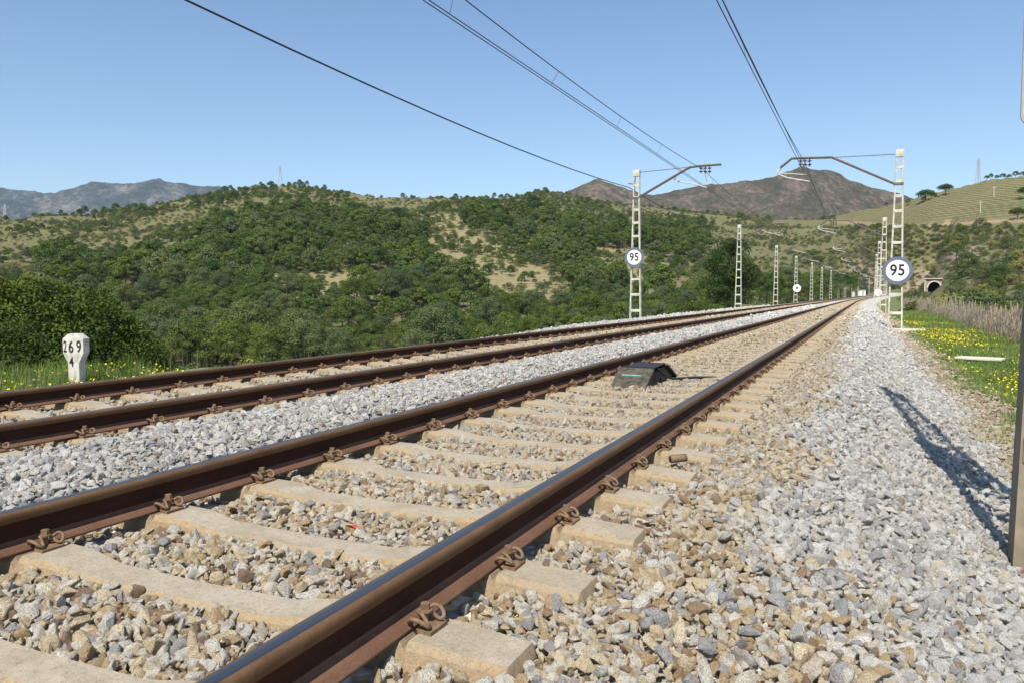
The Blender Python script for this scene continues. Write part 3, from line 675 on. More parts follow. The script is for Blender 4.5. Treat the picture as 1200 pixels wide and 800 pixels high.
# rounded plate hung on the near mast
x0_, y0_, z0_ = at_Z(1196.5, 147, 4.1)
pl_ = thing('mast_plate', 'pale rounded plate at the top right corner of the photo, on the near mast', 'sign', (x0_, y0_, z0_))
n_ = 6; w_, hgt, rr_ = .42, 1.3, .05
poly = []
for cx_, cz_, a0 in ((rr_, rr_, pi), (w_-rr_, rr_, 1.5*pi), (w_-rr_, hgt-rr_, 0), (rr_, hgt-rr_, .5*pi)):
    poly += [(cx_+rr_*cos(a0+k*pi/2/n_), cz_+rr_*sin(a0+k*pi/2/n_)) for k in range(n_+1)]
link('panel', MB().prism(poly, -.006, .006).mesh('panel', m_armw), pl_)
rim = [(a_, -.010, b_) for a_, b_ in poly] + [(poly[0][0], -.010, poly[0][1])]
link('rim', MB().tube(rim, .008, 5).mesh('rim', m_pylon), pl_)

# speed discs ---------------------------------------------------------
def disc_sign(px, py, s, R_, label, txt, ri=.72):
    x, z = at_s(px, py, s)
    t = thing('speed_sign', label, 'speed sign', (x, s-.20, z), 'round signs on the overhead line masts')
    link('border_ring', MB().disc((0, .004, 0), R_, .03, 40, 0, R_*ri).mesh('border_ring', m_signg), t)
    link('disc', MB().disc((0, 0, 0), R_*ri+.004, .03, 40).mesh('disc', m_signw), t)
    if txt:
        me_ = text_mesh(txt, R_*1.10, m_black, R_*.022, .003, .86, 1.08); o = link('numerals', me_, t, (0, -.020, 0))
    mb = MB(); mb.box((0, .06, .18), (.46, .05, .05)); mb.box((0, .06, -.18), (.46, .05, .05)); link('bracket', mb.mesh('bracket', m_pylon), t)
    return t
disc_sign(1051.5, 317.5, SR, .615, 'large round 95 speed sign with grey border on the nearest right mast', '95', .74)
disc_sign(744.5, 302, SLM, .50, 'smaller round 95 speed sign with grey border on the first left mast', '95', .74)
x_, z_ = at_s(937.5, 338, 133.5)
t = thing('speed_sign', 'tiny round pale sign on the fourth mast of the left row', 'speed sign', (MXL+.5, 133.3, z_), 'round signs on the overhead line masts')
link('disc', MB().disc((0, 0, 0), .62, .03, 24).mesh('disc', m_signw), t); link('emblem', MB().disc((0, -.02, .06), .22, .02, 16).mesh('emblem', m_signg), t)
x_, z_ = at_s(1027, 343, 101)
t = thing('speed_sign', 'small pale round disc low on the third right mast', 'speed sign', (MXR+.1, 100.7, z_), 'round signs on the overhead line masts')
link('disc', MB().disc((0, 0, 0), .40, .03, 24).mesh('disc', m_signw), t)

# overhead wires ------------------------------------------------------
def overhead(label, xm, zm, xc, zc, smid, masts, dxc, sag):
    root = thing('overhead_line', label, 'overhead wires', (0, 0, 0))
    ms = [masts[0]-33.5] + masts; P1 = []; P2 = []
    mw = MB(); c1 = MB(); c2 = MB()
    pts = []
    for a_, b_ in zip(ms[:-1], ms[1:]):
        k = 14 if b_ < 80 else 6
        for i in range(k): s = a_+(b_-a_)*i/k; pts.append((s, 4*sag*(i/k)*(1-i/k)))
    pts.append((ms[-1], 0))
    o_ = lambda s: float(off(s)); r_ = lambda s: float(rise(s))
    mw.tube([(xm+o_(s), s, zm-g_+r_(s)) for s, g_ in pts], .013, 5)
    for dd, mm in ((-dxc, c1), (dxc, c2)): mm.tube([(xc+dd+o_(s), s, zc+r_(s)) for s, g_ in pts], .011, 5)
    link('messenger_wire', mw.mesh('messenger_wire', m_wire), root); link('contact_wire', c1.mesh('contact_wire', m_wire), root); link('contact_wire', c2.mesh('contact_wire', m_wire), root)
    for a_, b_ in zip(ms[:3], ms[1:4]):
        for i in range(6):
            f = (i+.5)/6; s = a_+(b_-a_)*f; g_ = 4*sag*f*(1-f)
            link('dropper', MB().tube([(xm+o_(s), s, zm-g_), (xc+(dxc if i % 2 else -dxc), s, zc)], .005, 4).mesh('dropper', m_wire), root)
xm, zm = at_s(943.5, 191, SR); 
overhead('overhead wires above the near track, running up to the right mast arm', xm, zm, at_s(949, 213, SR)[0]-.10, zm-.66, SR, [SR]+[s for s, x in right_masts[1:]], .05, .34)
xm, zm = at_s(824, 199, SLM)
overhead('overhead wires above the far left track, running to the left mast arm', xm, zm, xm-.17, zm-.66, SLM, [SLM]+left_masts, .05, .34)
# single thick feeder
fx, fz = at_s(737, 220, SLM); root = MB(); pts = []
ms = [SLM-34]+[SLM]+left_masts[:7]
for a_, b_ in zip(ms[:-1], ms[1:]):
    for i in range(12): f = i/12; pts.append((fx+float(off(a_+(b_-a_)*f)), a_+(b_-a_)*f, fz-4*.42*f*(1-f)))
o = link('feeder_cable', root.tube(pts, [.021 if p[1] < 70 else .014 for p in pts], 6).mesh('feeder_cable', m_wire), None, label='single thick dark cable sweeping from the top left to the left 95 mast', category='cable')

# ------------------------------------------------------------------ kilometre marker
mxk, myk, _ = at_Z(90, 445, 11.3)
t = thing('kilometre_marker', 'white stone kilometre post painted 269 over 4 beside the left track', 'milestone', (mxk, myk, 0), None, radians(28)); t.scale = (.9, 1, 1)
zt = at_Z(90, 391, 11.3)[2]; zb = zt-1.05
ol = [(-.095, zb), (.095, zb), (.095, zt-.42), (.17, zt-.28), (.17, zt-.07), (.075, zt), (-.075, zt), (-.17, zt-.07), (-.17, zt-.28), (-.095, zt-.42)]
mb = MB(); n_ = len(ol); front = [(x, -.085 - .035*max(0, 1-abs(x+.06)/.13), z) for x, z in ol]; backp = [(x, .085, z) for x, z in ol]
# front with a soft vertical ridge one third from the left
rx = -.055; V = []; F = []
L_ = [(-.095, zb), (-.095, zt-.42), (-.17, zt-.28), (-.17, zt-.07), (-.075, zt)]; Rr = [(.095, zb), (.095, zt-.42), (.17, zt-.28), (.17, zt-.07), (.075, zt)]
for (xl, z), (xr, _z) in zip(L_, Rr): V += [(xl, -.06, z), (rx, -.115, z), (xr, -.095, z), (xr, .09, z), (xl, .09, z)]
for i in range(4):
    for k in range(5): F.append((i*5+k, i*5+(k+1) % 5, (i+1)*5+(k+1) % 5, (i+1)*5+k))
F.append((20, 21, 22, 23, 24)); mb.add(V, F); post = link('marker_stone', mb.mesh('marker_stone', m_mstone), t)
for body, x, z, sz_ in (('2', -.117, zt-.19, .235), ('6', -.012, zt-.19, .235), ('9', .105, zt-.19, .235), ('4', -.012, zt-.405, .20)):
    o = link('numeral', text_mesh(body, sz_, m_black, .001, .003, .66), t, (x, -.0885, z)); o.rotation_euler.z = radians(5 if x > -.1 else -25)
    if x > -.1: o.location.y = -.115 + (x-rx)*.0889 - .004
    
# black housing by the left rail of the near track ------------------------
t = thing('track_equipment_box', 'black wedge ended box with turquoise line lying beside a rail', 'equipment box', (-2.36, 8.35, -.20))
pr = [(0, 0), (.30, .16), (.85, .185), (1.25, .04), (1.25, 0)]      # y,z
def yz(poly, x0, x1, mat, nm):
    n = len(poly); V = [(x0, y, z) for y, z in poly] + [(x1, y, z) for y, z in poly]
    mb = MB(); mb.add(V, [tuple(range(n))[::-1], tuple(range(n, 2*n))] + [(k, (k+1) % n, (k+1) % n+n, k+n) for k in range(n)]); return link(nm, mb.mesh(nm, mat), t)
yz(pr, -.16, .16, m_blackbox, 'housing')
yz([(-.16, -.03), (.32, .20), (.33, .187), (-.12, -.04)], -.24, .17, m_ramp, 'front_ramp')
yz([(.155, .1245), (.175, .1342), (.177, .131), (.157, .121)], -.17, .06, m_teal, 'painted_line')
yz([(.85, .215), (1.40, .02), (1.38, .0), (.84, .195)], -.17, .20, m_blackbox, 'rear_ramp')
yz([(.32, .212), (.86, .222), (.86, .210), (.32, .198)], -.17, .17, m_blackbox, 'lid')
mb = MB(); mb.tube(crv([(.17, .5, .18), (.26, .7, .06), (.34, 1.0, .03), (.52, 1.3, .02), (.75, 1.35, .015)]), .016, 6); link('cable', mb.mesh('cable', m_blackbox), t)  # dark tube put where a dark patch lies on the ballast
for q in range(5):
    mb = MB(); mb.box((.168, .40+q*.12, .08+.01*(q % 2)), (.02, .05, .11), Matrix.Rotation(.2, 3, 'X')); link('side_rib', mb.mesh('side_rib', m_blackbox), t)
# bright scrap of packaging
a_, f_, h_ = ray(414, 616); t_ = (CAMH+.18)/-h_; x_, y_ = cam2w(t_*a_, t_*f_)
t = thing('litter_scrap', 'crumpled red and yellow scrap lying between two sleepers', 'litter', (x_, y_, -.185), None, 2.9); t.scale = (.75, .75, .75)
mb = MB(); mb.add([(-.04, -.02, 0), (0, -.022, .014), (0, .02, .02), (-.04, .018, .006), (.045, -.02, .004), (.05, .016, .012)], [(0, 1, 2, 3)], 0); mb.add([(0, -.022, .014), (.045, -.02, .004), (.05, .016, .012), (0, .02, .02)], [(0, 1, 2, 3)], 1)
link('foil', mb.mesh('foil', [m_red, m_yel]), t).modifiers.new('thick', 'SOLIDIFY').thickness = .002
# broken pipe stub by the sleeper end
a_, f_, h_ = ray(795, 544); t_ = (CAMH+.17)/-h_; x_, y_ = cam2w(t_*a_, t_*f_)
t = thing('rusty_pipe_stub', 'short rusty pipe lying near a sleeper end right of the near rail', 'pipe', (x_, y_, -.135), None, .5)
link('pipe', MB().tube([(-.05, 0, 0), (.05, .015, .005)], .024, 10).mesh('pipe', m_clip, True), t); link('pipe_bore', MB().tube([(-.0515, 0, 0), (-.048, 0, 0)], .018, 10).mesh('pipe_bore', m_dark), t)

# pale slab in the grass
a_, f_, h_ = ray(1148, 421); t_ = (CAMH+.66)/-h_; x_, y_ = cam2w(t_*a_, t_*f_)
t = thing('stone_slab', 'flat pale slab propped in the flowery grass right of the ballast', 'slab', (x_, y_, float(bed_z(x_, y_))+.02), None, radians(-18))
mb = MB(); mb.box((0, 0, .10), (.95, .50, .055)); link('slab_top', mb.mesh('slab_top', m_slab), t).modifiers.new('b', 'BEVEL').width = .01
mb = MB(); mb.box((-.3, .05, .035), (.12, .3, .075)); mb.box((.25, .05, .035), (.12, .3, .075)); link('slab_support', mb.mesh('slab_support', m_wall), t)
# sandy footing of the right mast
mb = MB(); mb.box((MXR+.5, SR-.6, -.72), (1.5, 1.1, .2), taper=.85); o = link('mast_footing', mb.mesh('mast_footing', m_slab), None, label='low sandy concrete footing at the foot of the right 95 mast', category='footing')

# ------------------------------------------------------------------ trees
def crown_np(lobes, nleaf, leaf, r, jit=.55, flat=.75):
    L = np.array([l[:3] for l in lobes]); RR = np.array([l[3] for l in lobes]); w = RR**2; w = w/w.sum()
    k = r.choice(len(lobes), nleaf, p=w); d = r.normal(size=(nleaf, 3)); d[:, 2] = np.where(d[:, 2] < -.5, -d[:, 2]*.5, d[:, 2]); d /= np.linalg.norm(d, axis=1)[:, None]
    rad = RR[k]*(1-.42*r.rand(nleaf)**2.2); Pn = L[k] + d*rad[:, None]*np.array([1, 1, flat]); nrm = d + r.normal(0, jit, (nleaf, 3)); nrm /= np.linalg.norm(nrm, axis=1)[:, None]
    a = np.cross(nrm, r.normal(size=(nleaf, 3))); a /= np.linalg.norm(a, axis=1)[:, None]; b_ = np.cross(nrm, a)
    s1 = leaf*r.uniform(.6, 1.3, nleaf)[:, None]; s2 = leaf*r.uniform(.35, .9, nleaf)[:, None]
    V = np.stack([Pn-a*s1, Pn-b_*s2, Pn+a*s1, Pn+b_*s2], 1).reshape(-1, 3); F = np.arange(nleaf*4).reshape(-1, 4); return V, F
def dome_lobes(r, n, R_, z0, z1, lr, inner=True):
    out = []
    for i in range(n):
        a = i*2.39996 + r.uniform(-.4, .4); q = math.sqrt((i+.5)/n); rad = R_*(1-lr*.62)*q; zz = z1 - lr*R_*.8 - (z1-z0-lr*R_)*q**2.2*r.uniform(.7, 1.1)
        out.append((rad*cos(a), rad*sin(a), max(zz, z0+lr*R_*.5), R_*lr*r.uniform(.75, 1.2)))
    return out
def trunk_mesh(h, r0, lobes, seed, nl=6):
    r = random.Random(seed); mb = MB(); top_ = (r.uniform(-.2, .2), r.uniform(-.2, .2), h)
    mb.tube([(0, 0, -.8), (r.uniform(-.1, .1), r.uniform(-.1, .1), h*.45), top_], [r0*1.2, r0*.8, r0*.45], 6)
    for l in r.sample(lobes, min(nl, len(lobes))): mb.tube([(0, 0, h*.5), (l[0]*.5, l[1]*.5, h*.5+(l[2]-h*.5)*.6), l[:3]], [r0*.5, r0*.35, r0*.12], 4)
    return mb.mesh('trunk', m_bark, True)
def make_tree(seed, Rc, h, nl, lr, nleaf, leaf, mat, zb=.35, r0=.16, jit=.55, flat=.75):
    r = np.random.RandomState(seed); lb = dome_lobes(r, nl, Rc, h*zb, h, lr); V, F = crown_np(lb, nleaf, leaf, r, jit, flat)
    return np_mesh('crown', V, F, mat), trunk_mesh(h*.8, r0, lb, seed)
PINE_FAR = [make_tree(i, 3.2+.35*(i % 3), 6.3+.6*(i % 4), 16+i, .34, 1900, .21, (m_pine, m_pine, m_dkpine, m_pine, m_olive)[i], .30, .16, .38) for i in range(5)]
PINE_MID = [make_tree(10+i, 3.2+.3*i, 6.6+.5*(i % 3), 24, .29, 7500, .105, (m_pine, m_pine, m_olive, m_dkpine)[i], .28, .16, .42) for i in range(4)]
SHRUB = [make_tree(20+i, 1.5, 2.0, 10, .42, 600, .12, (m_shrub, m_olive, m_shrub, m_bush, m_ybush)[i], .02, .06, .4) for i in range(5)]
SHRUB_P = [make_tree(30+i, 1.8, 2.6, 9, .42, 1500, .10, (m_shrub, m_bush, m_olive, m_ybush)[i], .02, .06, .45) for i in range(4)]
def solo(name, label, cat, kit, x, y, z, sc, group=None, rz=None, zs=1.0):
    t = thing(name, label, cat, (x, y, z), group, random.uniform(0, 6.28) if rz is None else rz); t.scale = (sc, sc, sc*zs)
    link('crown', kit[0], t); link('trunk', kit[1], t); return t

# candidate spots over the hillside
def spots(n, z0, z1, seed, u0=-60, u1=1260):
    r = np.random.RandomState(seed); u = r.uniform(u0, u1, n); Z = np.sqrt(r.uniform(z0*z0, z1*z1, n)); x, y = cam2w((u-600)/900.*Z, Z)
    z = terrain(x, y); pu, py = proj(x, y, z); return u, Z, x, y, z, pu, py
def thin(x, y, d):               # keep points at least d apart (grid test)
    seen = {}; keep = []
    for i in range(len(x)):
        k = (int(x[i]//d), int(y[i]//d)); ok = True
        for a in (-1, 0, 1):
            for b_ in (-1, 0, 1):
                for (px, py) in seen.get((k[0]+a, k[1]+b_), ()):
                    if (px-x[i])**2+(py-y[i])**2 < d*d: ok = False; break
                if not ok: break
            if not ok: break
        if ok: seen.setdefault(k, []).append((x[i], y[i])); keep.append(i)
    return np.array(keep)
def polys(P_, u, y):
    r = np.zeros(len(u), bool)
    for p in P_: r |= inpoly(u, y, p)
    return r
u, Z, x, y, z, pu, py = spots(42000, 62, 720, 5)
ju = pu + 16*fbm(x/25., y/25., 3, 50); jy = py + 9*fbm(x/25., y/25., 3, 60)
fo = (polys(FOREST, ju, jy-9) | ((py > 352) & (pu < 860)) ) & ~polys(CLEAR, ju, jy)
xr = x-off(y)
ridge = (np.abs(Z - np.interp(u, UK, RD)) < 25) & (u < 900)
sparse = (~fo) & (u < 960) & (vnoise(x/40., y/40., 8) > .55)
ok = (fo | (sparse & (RS.rand(len(u)) < .22)) | (ridge & (RS.rand(len(u)) < .05))) & (Z < np.interp(u, UK, RD)+15) & ~((xr > -16) & (y < 430)) & (Z > 125)
right_ok = (u > 900) & (u < 1015) & (Z > 240) & (Z < 330) & (xr < -14)
ok = (ok & (u < 905)) | (right_ok & (xr < -12))
ix = np.where(ok)[0]; ix = ix[thin(x[ix], y[ix], 4.7)]
scl = np.clip(1.02 + .8*(vnoise(x/22., y/22., 4)-.5) + RS.normal(0, .24, len(x)), .4, 1.9)
scl = np.where(~fo, scl*.5, scl)
pri = scl/Z; ix = ix[np.argsort(-pri[ix])]
ind, rest = ix[:290], ix[290:]
for i in ind:
    kit = PINE_MID[random.randrange(4)] if Z[i] < 260 else PINE_FAR[random.randrange(5)]
    lab = 'rounded green pine at the foot of the left wood, low behind the far rails' if pu[i] < 330 else ('rounded green pine at the foot of the middle wood, low behind the far rails' if pu[i] < 640 else 'rounded green pine low in the wood left of the 95 mast and tall tree')
    solo('pine_tree', lab, 'pine tree', kit, x[i], y[i], z[i]-.3, scl[i], 'pines in the valley wood', zs=random.uniform(.85, 1.15))
def sc3(i, lo=.85, hi=1.15): s = scl[i]; return np.stack([s, s, s*RS.uniform(lo, hi, len(i))], -1)
def joined(kits, name):          # crown and trunk of each kit as one mesh for the scatter
    out = []
    for c_, t_ in kits:
        bm = bmesh.new(); bm.from_mesh(c_); n = len(bm.faces); bm.from_mesh(t_); bm.faces.ensure_lookup_table()
        for f in bm.faces[n:]: f.material_index = 1
        me_ = bpy.data.meshes.new(name); bm.to_mesh(me_); bm.free(); me_.materials.append(c_.materials[0]); me_.materials.append(m_bark); out.append(me_)
    return out
rz = lambda n: np.stack([np.zeros(n), np.zeros(n), RS.uniform(0, 6.28, n)], -1)
scatter('pine_wood', np.stack([x[rest], y[rest], z[rest]-.3], -1), rz(len(rest)), sc3(rest), RS.randint(0, 5, len(rest)), joined(PINE_FAR, 'pine'), label='dense pine wood covering the long hillside across the valley', category='wood')
print('pines', len(ix))
# scrub
sA = spots(60000, 70, 720, 6); sB = spots(40000, 360, 470, 61, 1000, 1150); u, Z, x, y, z, pu, py = [np.concatenate(q_) for q_ in zip(sA, sB)]; ju = pu + 16*fbm(x/25., y/25., 3, 50); jy = py + 9*fbm(x/25., y/25., 3, 60)
xr = x-off(y); vm = vine_mask(u, z-CAMH, Z); road = (np.abs(py-262) < 4) & (pu > 905)
dens = np.where(u < 940, .70, .95)*np.clip(1.6*vnoise(x/22., y/22., 33)-.25, .05, 1)
dens = np.where(polys(CLEAR, ju, jy), .16, dens); dens = np.where(polys(ROCK, ju, jy), .10, dens)
right_near = (u > 990) & (Z < 540) & (Z > 60); dens = np.where(right_near, dens*3, dens)
cutting = (y > 408) & (y < 480) & (xr > -24) & (xr < 26); dens = np.where(cutting, 2.0, dens)
dens = np.where(cutting & (vm > .3) & (py > 268), 2.0, dens); vm = np.where(cutting & (py > 268), 0, vm)
ok = (RS.rand(len(u)) < dens) & (Z < np.interp(u, UK, RD)+15) & (vm < .3) & ~road & ~((xr > -15) & (xr < 8.5) & (y < 412)) & ~((u > 1072) & (u < 1112) & (py > 318) & (Z < 262)& (Z > 150))
ix = np.where(ok)[0]; ix = ix[thin(x[ix], y[ix], 2.3)]
scl = np.clip(.95+1.2*(vnoise(x/30., y/30., 14)-.5)+RS.normal(0, .25, len(x)), .35, 2.0)*np.where(u > 1000, 1.15, 1)
vis_ = (pu > 0) & (pu < 1200) & ((pu > 1000) | (py < 345))
pri = scl/Z*vis_; ix = ix[np.argsort(-pri[ix])]; ind, rest = ix[:260], ix[260:]
for i in ind:
    kit = SHRUB_P[random.randrange(4)]
    lab = 'grey green bush on the scrubby slope right of the tracks' if pu[i] > 1000 else 'grey green bush on the open ground of the left hillside'
    solo('shrub', lab, 'bush', kit, x[i], y[i], z[i]-.1, scl[i]*1.0, 'bushes on the open slopes', zs=random.uniform(.7, 1.1))
scatter('hillside_scrub', np.stack([x[rest], y[rest], z[rest]-.1], -1), rz(len(rest)), sc3(rest, .7, 1.1), RS.randint(0, 5, len(rest)), joined(SHRUB, 'scrub'), label='low grey green scrub scattered over the dry hillsides', category='scrub')
print('shrubs', len(ix))

def put(px, Z, kit, sc, name, label, cat, zs=1.0, dz=-.2, group=None):
    xx, yy = cam2w((px-600)/900.*Z, Z); return solo(name, label, cat, kit, xx, yy, float(terrain(xx, yy))+dz, sc, group, zs=zs)
# tall dark tree behind the second left mast
r = np.random.RandomState(90); lb = []
for i in range(70):
    a = r.uniform(0, 6.28); q = r.uniform(0, 1); rad = 2.35*math.sqrt(r.rand())*(.74+.34*math.sin(min(1, q*1.0+.05)*pi*.85)); lb.append((rad*cos(a), rad*sin(a), 1.2+q*6.3, r.uniform(.6, 1.0)))
V, F = crown_np(lb, 22000, .085, r, .45, .9); big = (np_mesh('crown', V, F, m_tall), trunk_mesh(7, .22, lb, 90, 9))
xx, yy = cam2w((854-600)/900.*78, 78); zt_ = at_Z(854, 273, 78)[2]
solo('tall_tree', 'tall dark green tree alone behind the second left mast', 'tree', big, xx, yy, zt_-8.6, 1.0)
# dark tree row behind the far masts
for i, (px, Z, sc) in enumerate(((898, 165, .95), (908, 172, 1.1), (922, 180, 1.1), (934, 188, 1.15), (947, 196, 1.2), (960, 206, 1.2), (972, 216, 1.2), (984, 226, 1.15), (996, 240, 1.05), (890, 150, .7))):
    xx, yy = cam2w((px-600)/900.*Z, Z); ztop = at_Z(px, 318+random.uniform(-2, 5), Z)[2]
    kit = PINE_MID[i % 4]; solo('pine_tree', 'dark green pine in the row behind the far masts, %s from the left' % (['second', 'third', 'fourth', 'fifth', 'sixth', 'seventh', 'eighth', 'ninth', 'last', 'first'][i]), 'pine tree', (bpy.data.meshes['crown'] if 0 else kit[0], kit[1]), xx, yy, ztop-6.8*sc*.95, sc, 'row of dark pines behind the far masts')
# umbrella pines on the vineyard hill
def umb(seed, Rc, h):
    r = np.random.RandomState(seed); lb = [(Rc*.75*math.sqrt((i+.5)/16)*cos(i*2.4), Rc*.75*math.sqrt((i+.5)/16)*sin(i*2.4), h-Rc*.40-(1.5*((i+.5)/16) + .8*r.rand()), Rc*.40) for i in range(16)]
    V, F = crown_np(lb, 2600, .26, r, .5, .95); return np_mesh('crown', V, F, m_dkpine), trunk_mesh(h-Rc*.5, .25, lb, seed, 5)
U1 = umb(301, 4.8, 8.0)
UMB = 'umbrella pines on the vineyard hill'
for px, Z, sc, lab in ((1080, 500, 1.15, 'larger fuller umbrella pine, left of the pair on the skyline'), (1103, 495, 1.0, 'smaller flatter umbrella pine, right of the pair on the skyline'), (1188, 330, .75, 'flat topped pine on the slope near the right edge'), (1197, 400, .9, 'dark pine standing higher at the right edge of the vineyard')):
    put(px, Z, U1, sc, 'umbrella_pine', lab, 'pine tree', group=UMB, dz=-.5)
for px, Z, sc in ((1078, 505, .5), (1090, 500, .55), (1060, 520, .6), (1035, 560, .5), (1150, 500, .5), (1155, 500, .55), (1162, 498, .5), (1169, 497, .6), (1176, 495, .5), (1184, 490, .6), (1192, 488, .55), (1199, 485, .6), (1020, 470, .9), (1027, 468, .8), (958, 420, .9), (988, 395, .8)):
    put(px, Z, PINE_FAR[random.randrange(5)], sc, 'round_tree', 'small dark round tree on the edge of the vineyard hill', 'tree', group='small trees along the vineyard hill')
for px, Z, sc, lab in ((1132, 215, 1.0, 'round dark green tree just right of the tunnel mouth'), (1040, 300, 1.0, 'dark tree on the slope above the right 95 disc'), (1118, 260, .9, 'broad grey green tree up the slope above the tunnel'), (1168, 190, .8, 'dark spreading tree low on the right slope')):
    put(px, Z, PINE_MID[random.randrange(4)], sc, 'slope_tree', lab, 'tree')
# low bushes behind the reeds on the right
PB = [make_tree(60+i, 1.9, 2.6, 12, .36, 5200, .07, (m_bush, m_ybush)[i], .02, .08) for i in range(2)]
for px, Z, sc, k, lab in ((1101, 62, .95, 1, 'pale yellow green rounded bush behind the dry reeds'), (1130, 58, 1.0, 0, 'green bush behind the reeds, just right of the pale bush'), (1152, 54, 1.1, 0, 'green bush behind the reeds, third from the right edge'), (1172, 50, 1.1, 0, 'green bush behind the reeds, second from the right edge'), (1196, 46, 1.2, 0, 'green bush behind the reeds at the right edge'), (1074, 75, 1.0, 0, 'dark bush behind the right 95 mast')):
    xx, yy = cam2w((px-600)/900.*Z, Z); ztop = at_Z(px, 352 if px > 1110 else 350, Z)[2]
    solo('low_bush', lab, 'bush', PB[k], xx, yy, ztop-2.6*sc, sc, 'bushes behind the dry reeds')

# big leafy bush on the left
def bushm(seed, Rc, h, nleaf):
    r = np.random.RandomState(seed); lb = dome_lobes(r, 34, Rc, .1, h, .24) + [(r.uniform(-.6, .6)*Rc, r.uniform(-.6, .6)*Rc, r.uniform(.1, .6)*h, .32*Rc) for _ in range(12)]
    V, F = crown_np(lb, nleaf, .055, r, .8, .95); return np_mesh('crown', V, F, m_bush), trunk_mesh(h*.6, .12, lb, seed, 8)
B1 = bushm(400, 2.6, 4.3, 30000)
for px, Z, ytop, sc, lab in ((-10, 21, 322, 1.0, 'tallest leafy green bush at the left edge, left of the marker post'), (52, 22.5, 326, .95, 'big leafy green bush right behind the white marker post'), (105, 24.5, 344, .88, 'leafy bush right of the marker post, ending the left clump'), (8, 17, 378, .7, 'darker low bush at the left edge in front of the tallest'), (140, 29, 372, .75, 'smaller leafy bush between the left clump and the wood')):
    xx, yy = cam2w((px-600)/900.*Z, Z); ztop = at_Z(px, ytop, Z)[2]
    solo('leafy_bush', lab, 'bush', B1, xx, yy, ztop-4.3*sc, sc, 'leafy bushes behind the marker post')

# ------------------------------------------------------------------ grass, flowers, reeds
def blades(seed, n, h, spread, w, mat, lean=.5, heads=False):
    r = np.random.RandomState(seed); V = []; F = []
    for i in range(n):
        a = r.uniform(0, 6.28); p = r.normal(0, spread, 2); hh = h*r.uniform(.55, 1.15); d = np.array([cos(a), sin(a)]); wv = np.array([-d[1], d[0]])*w*.5; l = lean*hh*r.uniform(.1, 1)
        b0 = len(V)
        for t, ww in ((0, 1), (.55, .8), (1, .12)):
            c = p + d*l*t*t; V += [(c[0]-wv[0]*ww, c[1]-wv[1]*ww, hh*t), (c[0]+wv[0]*ww, c[1]+wv[1]*ww, hh*t)]
        F += [(b0, b0+1, b0+3, b0+2), (b0+2, b0+3, b0+5, b0+4)]
        if heads:
            c = p+d*l; q = len(V); V += [(c[0]-.02, c[1], hh*.86), (c[0]+.02, c[1]+.01, hh*.88), (c[0]+.012, c[1], hh*1.08), (c[0]-.012, c[1], hh*1.06)]; F += [(q, q+1, q+2, q+3)]
    return np_mesh('blades', V, F, mat)
G = [blades(i, 26 if i < 3 else 14, .16, .05, .006, m_grass if i < 3 else m_reed, .7) for i in range(4)]; RD_ = [blades(10+i, 15, 1.25, .22, .011, m_reed, .38, True) for i in range(5)]
TH_ = [blades(40+i, 14, 1.8, .35, .02, m_shrub, .25) for i in range(3)]
def region(n, x0, x1, y0, y1, seed):
    r = np.random.RandomState(seed); return r.uniform(x0, x1, n), y0*(y1/y0)**r.rand(n), r
X, Y, r = region(34000, 1.25, 6.0, 3.2, 75, 3)
gm = vnoise(X*1.1, Y*.8, 70); keep = (gm > .66 - .55*np.clip((X-1.3)/.9, 0, 1)) & (proj(X, Y, 0*X)[0] < 1290)
X, Y = X[keep], Y[keep]; Zg = bed_z(X-off(Y), Y)-.03; n = len(X); s = RS.uniform(.5, 1.2, n)*np.clip(.45+.4*(X-1.2), .4, 1.15)*np.clip(1+(Y-20)/60, 1, 1.8)
scatter('verge_grass', np.stack([X+off(Y), Y, Zg], -1), rz(n), np.stack([s*1.2, s*1.2, s], -1), RS.randint(0, 4, n), G, label='fresh green grass on the verge right of the ballast', category='grass')
X, Y, r = region(9000, -13.5, -8.9, 4, 30, 4); keep = (X < -9.3 - .35*vnoise(X*2, Y*2, 1)*2) & (proj(X, Y, 0*X)[0] < 560) & (r.rand(len(X)) < np.clip(1.2-(Y-7.6)/1.6, .0, 1)); X, Y = X[keep], Y[keep]; n = len(X); s = RS.uniform(.6, 1.3, n)*np.clip((-9.2-X)/1.2, .5, 1.3)*np.where(Y > 12, .6, 1)
scatter('left_verge_grass', np.stack([X, Y, bed_z(X, Y)-.03], -1), rz(n), np.stack([s, s, s*1.5], -1), RS.randint(0, 4, n), G, label='green grass growing round the white marker post', category='grass')
# flowers
mb = MB()
for k in range(6):
    a = k*pi/3; d = Vector((cos(a), sin(a), 0)); e = Vector((-sin(a), cos(a), 0)); mb.add([(0, 0, .0), d*.016+e*.008+Vector((0, 0, .004)), d*.024+Vector((0, 0, .006)), d*.016-e*.008+Vector((0, 0, .004))], [(0, 1, 2, 3)])
mb.tube([(0, 0, 0), (0, 0, -.14)], .0015, 3, 1); fl = mb.mesh('flower', [m_flower, m_grass])
X, Y, r = region(80000, 1.7, 5.6, 8, 75, 9); f = vnoise(X*.7, Y*.22, 91)*.6+.4*vnoise(X*2.2, Y*1.2, 92); pk = np.exp(-((X-3.4)/1.1)**2); keep = (r.rand(len(X)) < .55*np.clip((f-.50)*6, .02, 1)*np.clip(pk+.04, 0, 1)) & (proj(X, Y, 0*X)[0] < 1250)
X, Y = X[keep], Y[keep]; n = len(X); s = RS.uniform(.35, .8, n)*np.clip(1+(Y-12)/45, 1, 1.8)
tl = RS.normal(0, .5, (n, 3)); tl[:, 2] = RS.uniform(0, 6, n); tl[:, 0] += .5
